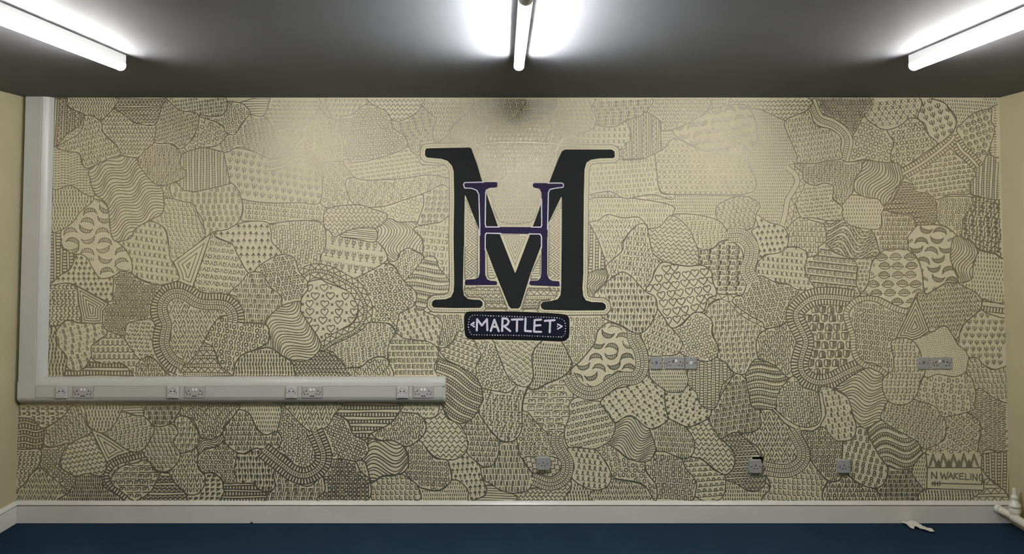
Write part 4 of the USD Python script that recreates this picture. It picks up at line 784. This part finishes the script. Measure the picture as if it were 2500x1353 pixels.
mural = thing('mural', 'hand-drawn mural of grey patterned doodle patches covering the whole cream back wall', 'mural')
GY, LY, STROKE = -0.0006, -0.0010, 0.82
level = [0]
def next_level():
    """Each patch's strokes lie a hair above its neighbours', as paint on paint does."""
    level[0] += 1; return LY - (level[0] * 7 % 61) * 2e-5
done = halo.union(polyP.buffer(1.5)).simplify(0.15)
inner_done = unary_union([polyM.buffer(2.5), polyH.buffer(2.5), polyP])
patches = []
for line in PATCHES.strip().splitlines():
    if line.startswith('#'): continue
    spec, ang, w, tile, pts = line.split(' ', 4)
    patches.append((spec, float(ang), float(w), px(tile, pts)))
hull_in = sg.Polygon(px('G', '500,140 1930,160 1930,1353 1925,1980 500,1980')).buffer(-2)
n_in = 9
sig = None
union = sg.Polygon()
def draw_patch(spec, ang, w, P, first):
    global union, done
    head = spec.lstrip('!').split(':')[0]
    extra = []
    if head == 'band':
        wd, lanes = spec.split(':')[1:]; wd = float(wd); C = spline(P, False, 8)
        C = np.array(sg.LineString(C).segmentize(3.0).coords)
        tan = np.gradient(C, axis=0); tan /= np.hypot(tan[:, 0], tan[:, 1])[:, None]
        left = np.c_[tan[:, 1], -tan[:, 0]]
        poly = sg.LineString(C).buffer(wd / 2, cap_style=2)
        L = [(k[0], float(k[1:])) for k in lanes.split(',')]; tot = sum(k[1] for k in L); o = wd / 2
        for k, d in L:
            d = d * wd / tot; A, B = C + left * o, C + left * (o - d); o -= d
            extra.append((A, w)); extra += lane_lines(k, A, B, d, w)
        extra.append((C - left * wd / 2, w))
    else:
        poly = sg.Polygon(P if spec[0] == '!' else spline(P)).buffer(0)
    block = inner_done.union(union) if first else done
    vis = poly.intersection(AREA).difference(block)
    vis = unary_union([g for g in getattr(vis, 'geoms', [vis]) if g.geom_type == 'Polygon' and g.area > 40]) if not vis.is_empty else vis
    outline = [poly.exterior] if head not in ('mount',) and head != 'band' else []
    if vis.is_empty: return
    pen = Pen()
    strokes, rows = ([], 0) if head == 'band' else pattern(spec, ang, w, vis)
    clip = vis.buffer(-1.6)
    if clip.is_empty: return
    vband = vis.buffer(1.0).difference(block.buffer(-.5)) if head == 'band' else vis
    inside = prep(clip)
    touch = prep(vband)
    cb = vis.bounds
    for q, sw in strokes + extra:
        q = np.asarray(q, float)
        if q[:, 0].max() < cb[0] or q[:, 0].min() > cb[2] or q[:, 1].max() < cb[1] or q[:, 1].min() > cb[3] or len(q) < 2: continue
        ls = sg.LineString(q)
        sw *= STROKE
        if inside.contains(ls): pen.stroke(q, sw); continue
        if not touch.intersects(ls): continue
        if rows and not inside.contains(sg.Point(q.mean(0))): continue
        g = ls.intersection(clip if head != 'band' else vband)
        for k in getattr(g, 'geoms', [g]):
            if k.geom_type == 'LineString' and k.length > 1.2: pen.stroke(np.array(k.coords), sw)
    ow = max(2.3, w * 1.05)
    edge = AREA.buffer(-1)
    for o in outline:
        g = sg.LineString(o.coords).intersection(edge)
        g = g.difference(block)
        if g.is_empty: continue
        g = shapely.ops.linemerge(g) if g.geom_type == 'MultiLineString' else g
        for k in getattr(g, 'geoms', [g]):
            if k.geom_type == 'LineString' and k.length > 2: pen.stroke(np.array(k.coords), ow)
    if head == 'mount':
        for i in range(5):
            a = px('F4', '%d,905 %d,%d %d,905' % (1335 + 125 * i, 1387 + 125 * i, 745 - 10 * (i % 2), 1450 + 125 * i)); c = a.mean(0)
            pen.stroke(a, 2.8); pen.stroke(c + (a - c) * .58, 2.0)
            if i < 4: pen.area(sg.Polygon(px('F4', '%d,903 %d,800 %d,903' % (1410 + 125 * i, 1455 + 125 * i, 1500 + 125 * i))).intersection(vis))
    if head == 'blank':
        for st in SIGN: pen.stroke(px('F4', st), 3.0)
    name = LINEKIND.get(head) or next((KIND[c] for c in spec if c in KIND and not (spec[:2] in ('AI',) and 0)), 'letter_patch')
    if spec.startswith(('OI', 'XO', 'oI', 'SO', 'KO', 'LO', 'DI', 'XI', 'BO', 'BI', 'mI', 'L', '8', 'R', 'J', 'E', 'nE')): name = 'letter_patch'
    base = Pen(); base.area(vis.simplify(0.12))
    g = obj(name, base.mesh(GY), M_ground, mural)
    m = pen.mesh(next_level())
    if m is not None: tag(obj('pen_lines', m, M_pen, g), kind='stuff')
    if first: union = union.union(poly.buffer(0.05))
    done = done.union(poly.buffer(0.03)).simplify(0.04)
SIGN = ['1372,1040 1372,965 1432,1045 1432,965', '1482,970 1500,1045 1525,985 1545,1055 1572,965', '1570,1045 1605,975 1635,1050', '1583,1020 1625,1020', '1650,975 1648,1045', '1690,975 1650,1010 1692,1048', '1762,980 1712,985 1712,1050 1765,1052', '1714,1015 1755,1015', '1785,985 1785,1055 1830,1058', '1850,985 1850,1055',
        '1875,1065 1875,990 1925,1070 1925,990', '1995,1005 1965,990 1950,1030 1965,1070 1998,1065 1998,1035 1980,1035',
        '1385,1085 1385,1125', '1410,1080 1412,1130', '1385,1105 1412,1102', '1445,1085 1447,1130', '1472,1080 1472,1128', '1370,1103 1500,1102', '1500,1102 1985,1115', '1985,1115 1992,1005']
for i, (spec, ang, w, P) in enumerate(patches): draw_patch(spec, ang, w, P, i < n_in)
# left-over slivers between the patches carry small signs too
rest = AREA.difference(done)
fill = ['^:8:9', 'i:7:9', 'oI:9:10', 'X:9:10', '.:7:7', 'V^:9:10']
nfill = 0
for g in getattr(rest, 'geoms', [rest]):
    if g.geom_type == 'Polygon' and g.buffer(-3).area > 60:
        draw_patch('!' + fill[nfill % 6], 0, 2.0, np.array(g.buffer(0.2).exterior.coords), False); nfill += 1
# halo outline with a row of dots around the big letter
pen = Pen(); base = Pen()
ring = halo.difference(unary_union([polyP.buffer(2)]))
outside = sg.LineString(sg.Polygon(halo.exterior).exterior.coords).difference(polyP.buffer(2)).difference(union)
for k in getattr(outside, 'geoms', [outside]): pen.stroke(np.array(sg.LineString(k.coords).simplify(.1).coords), 2.4)
for q in [polyM.union(polyH).buffer(5.6)]:
    rings = [q.exterior] + list(q.interiors)
    ln = sg.LineString(rings[0].coords)
    for s_ in np.arange(0, ln.length, 5.7):
        p = ln.interpolate(s_)
        if polyP.buffer(2).contains(p): continue
        a = np.array([p.x, p.y]); pen.stroke([a - (0, .35), a + (0, .35)], 2.3)
base.area(ring.difference(unary_union([union, inner_done.buffer(-3)])))
hb = obj('halo_border', base.mesh(GY), M_ground, mural)
tag(obj('pen_lines', pen.mesh(next_level()), M_pen, hb), kind='stuff')

# monogram and plaque: separate painted pieces on top of the mural
mono = thing('monogram', 'painted monogram of a large black serif M crossed by a smaller purple H mid-mural', 'monogram')
p = Pen(); p.area(polyM.difference(polyH).segmentize(6)); big = obj('large_letter', p.mesh(-0.0024), M_dark, mono); tag(big, 'large near-black serif letter M')
p = Pen(); p.area(polyH.segmentize(6)); small = obj('small_letter', p.mesh(-0.0027), M_purple, mono); tag(small, 'smaller deep purple serif letter H')
p = Pen()
for rr in [polyH.exterior] + list(polyH.interiors):
    ln = sg.LineString(rr.coords).intersection(polyM.buffer(3.0))
    if ln.geom_type == 'MultiLineString': ln = shapely.ops.linemerge(ln)
    for k in getattr(ln, 'geoms', [ln]):
        if k.geom_type == 'LineString' and k.length > 3: p.stroke(np.array(k.segmentize(4).coords), 2.9)
obj('white_edge', p.mesh(-0.0030), M_white, small)
plq = thing('name_plaque', 'dark navy rounded plaque with white hand-painted capitals below the monogram', 'painted sign')
p = Pen(); p.area(polyP.segmentize(8)); rim = obj('rim', p.mesh(-0.0024), M_navy2, plq)
p = Pen(); p.area(sg.Polygon(PL_in).buffer(2.0)); obj('panel', p.mesh(-0.0027), M_navy, plq)
p = Pen(); ln = sg.LineString(np.vstack([PL_in, PL_in[:1]]))
nd = 84
for i in range(nd):
    q = ln.interpolate(i / nd, normalized=True); a = np.array([q.x, q.y]); r_ = random.uniform(.8, 1.25); p.area(sg.Polygon(arc(a[0], a[1], 1.35 * r_, 1.25 * r_, 0, 360, 9)[:-1]))
obj('dot_border', p.mesh(-0.0030), M_white, plq)
LET = {'m': ['745,1030 748,905 800,975 858,905 862,1028'], 'a': ['900,1035 940,910 988,1037', '915,988 970,990'], 'r': ['1026,1036 1030,895', '1030,895 1078,900 1100,930 1085,965 1038,985', '1050,985 1115,1037'], 't': ['1133,910 1252,907', '1192,912 1188,1037'],
       'l': ['1285,898 1280,1035 1347,1040'], 'e': ['1457,910 1386,915 1380,1044 1457,1046', '1385,976 1450,972'], 't2': ['1498,924 1607,916', '1558,920 1552,1050'], 'arrow': ['715,940 680,965 718,990'], 'arrow2': ['1640,960 1690,985 1640,1014']}
for k, st in LET.items():
    p = Pen()
    for q in st: p.stroke(px('H', q), 3.6 if 'arrow' in k else 5.2)
    if 'arrow' in k:
        a = px('H', '713,962' if k == 'arrow' else '1638,986')[0]; p.area(sg.Polygon(arc(a[0], a[1], 1.7, 1.7, 0, 360, 9)[:-1]))
    obj('arrow_mark' if 'arrow' in k else 'painted_capital', p.mesh(-0.0030), M_white, plq)
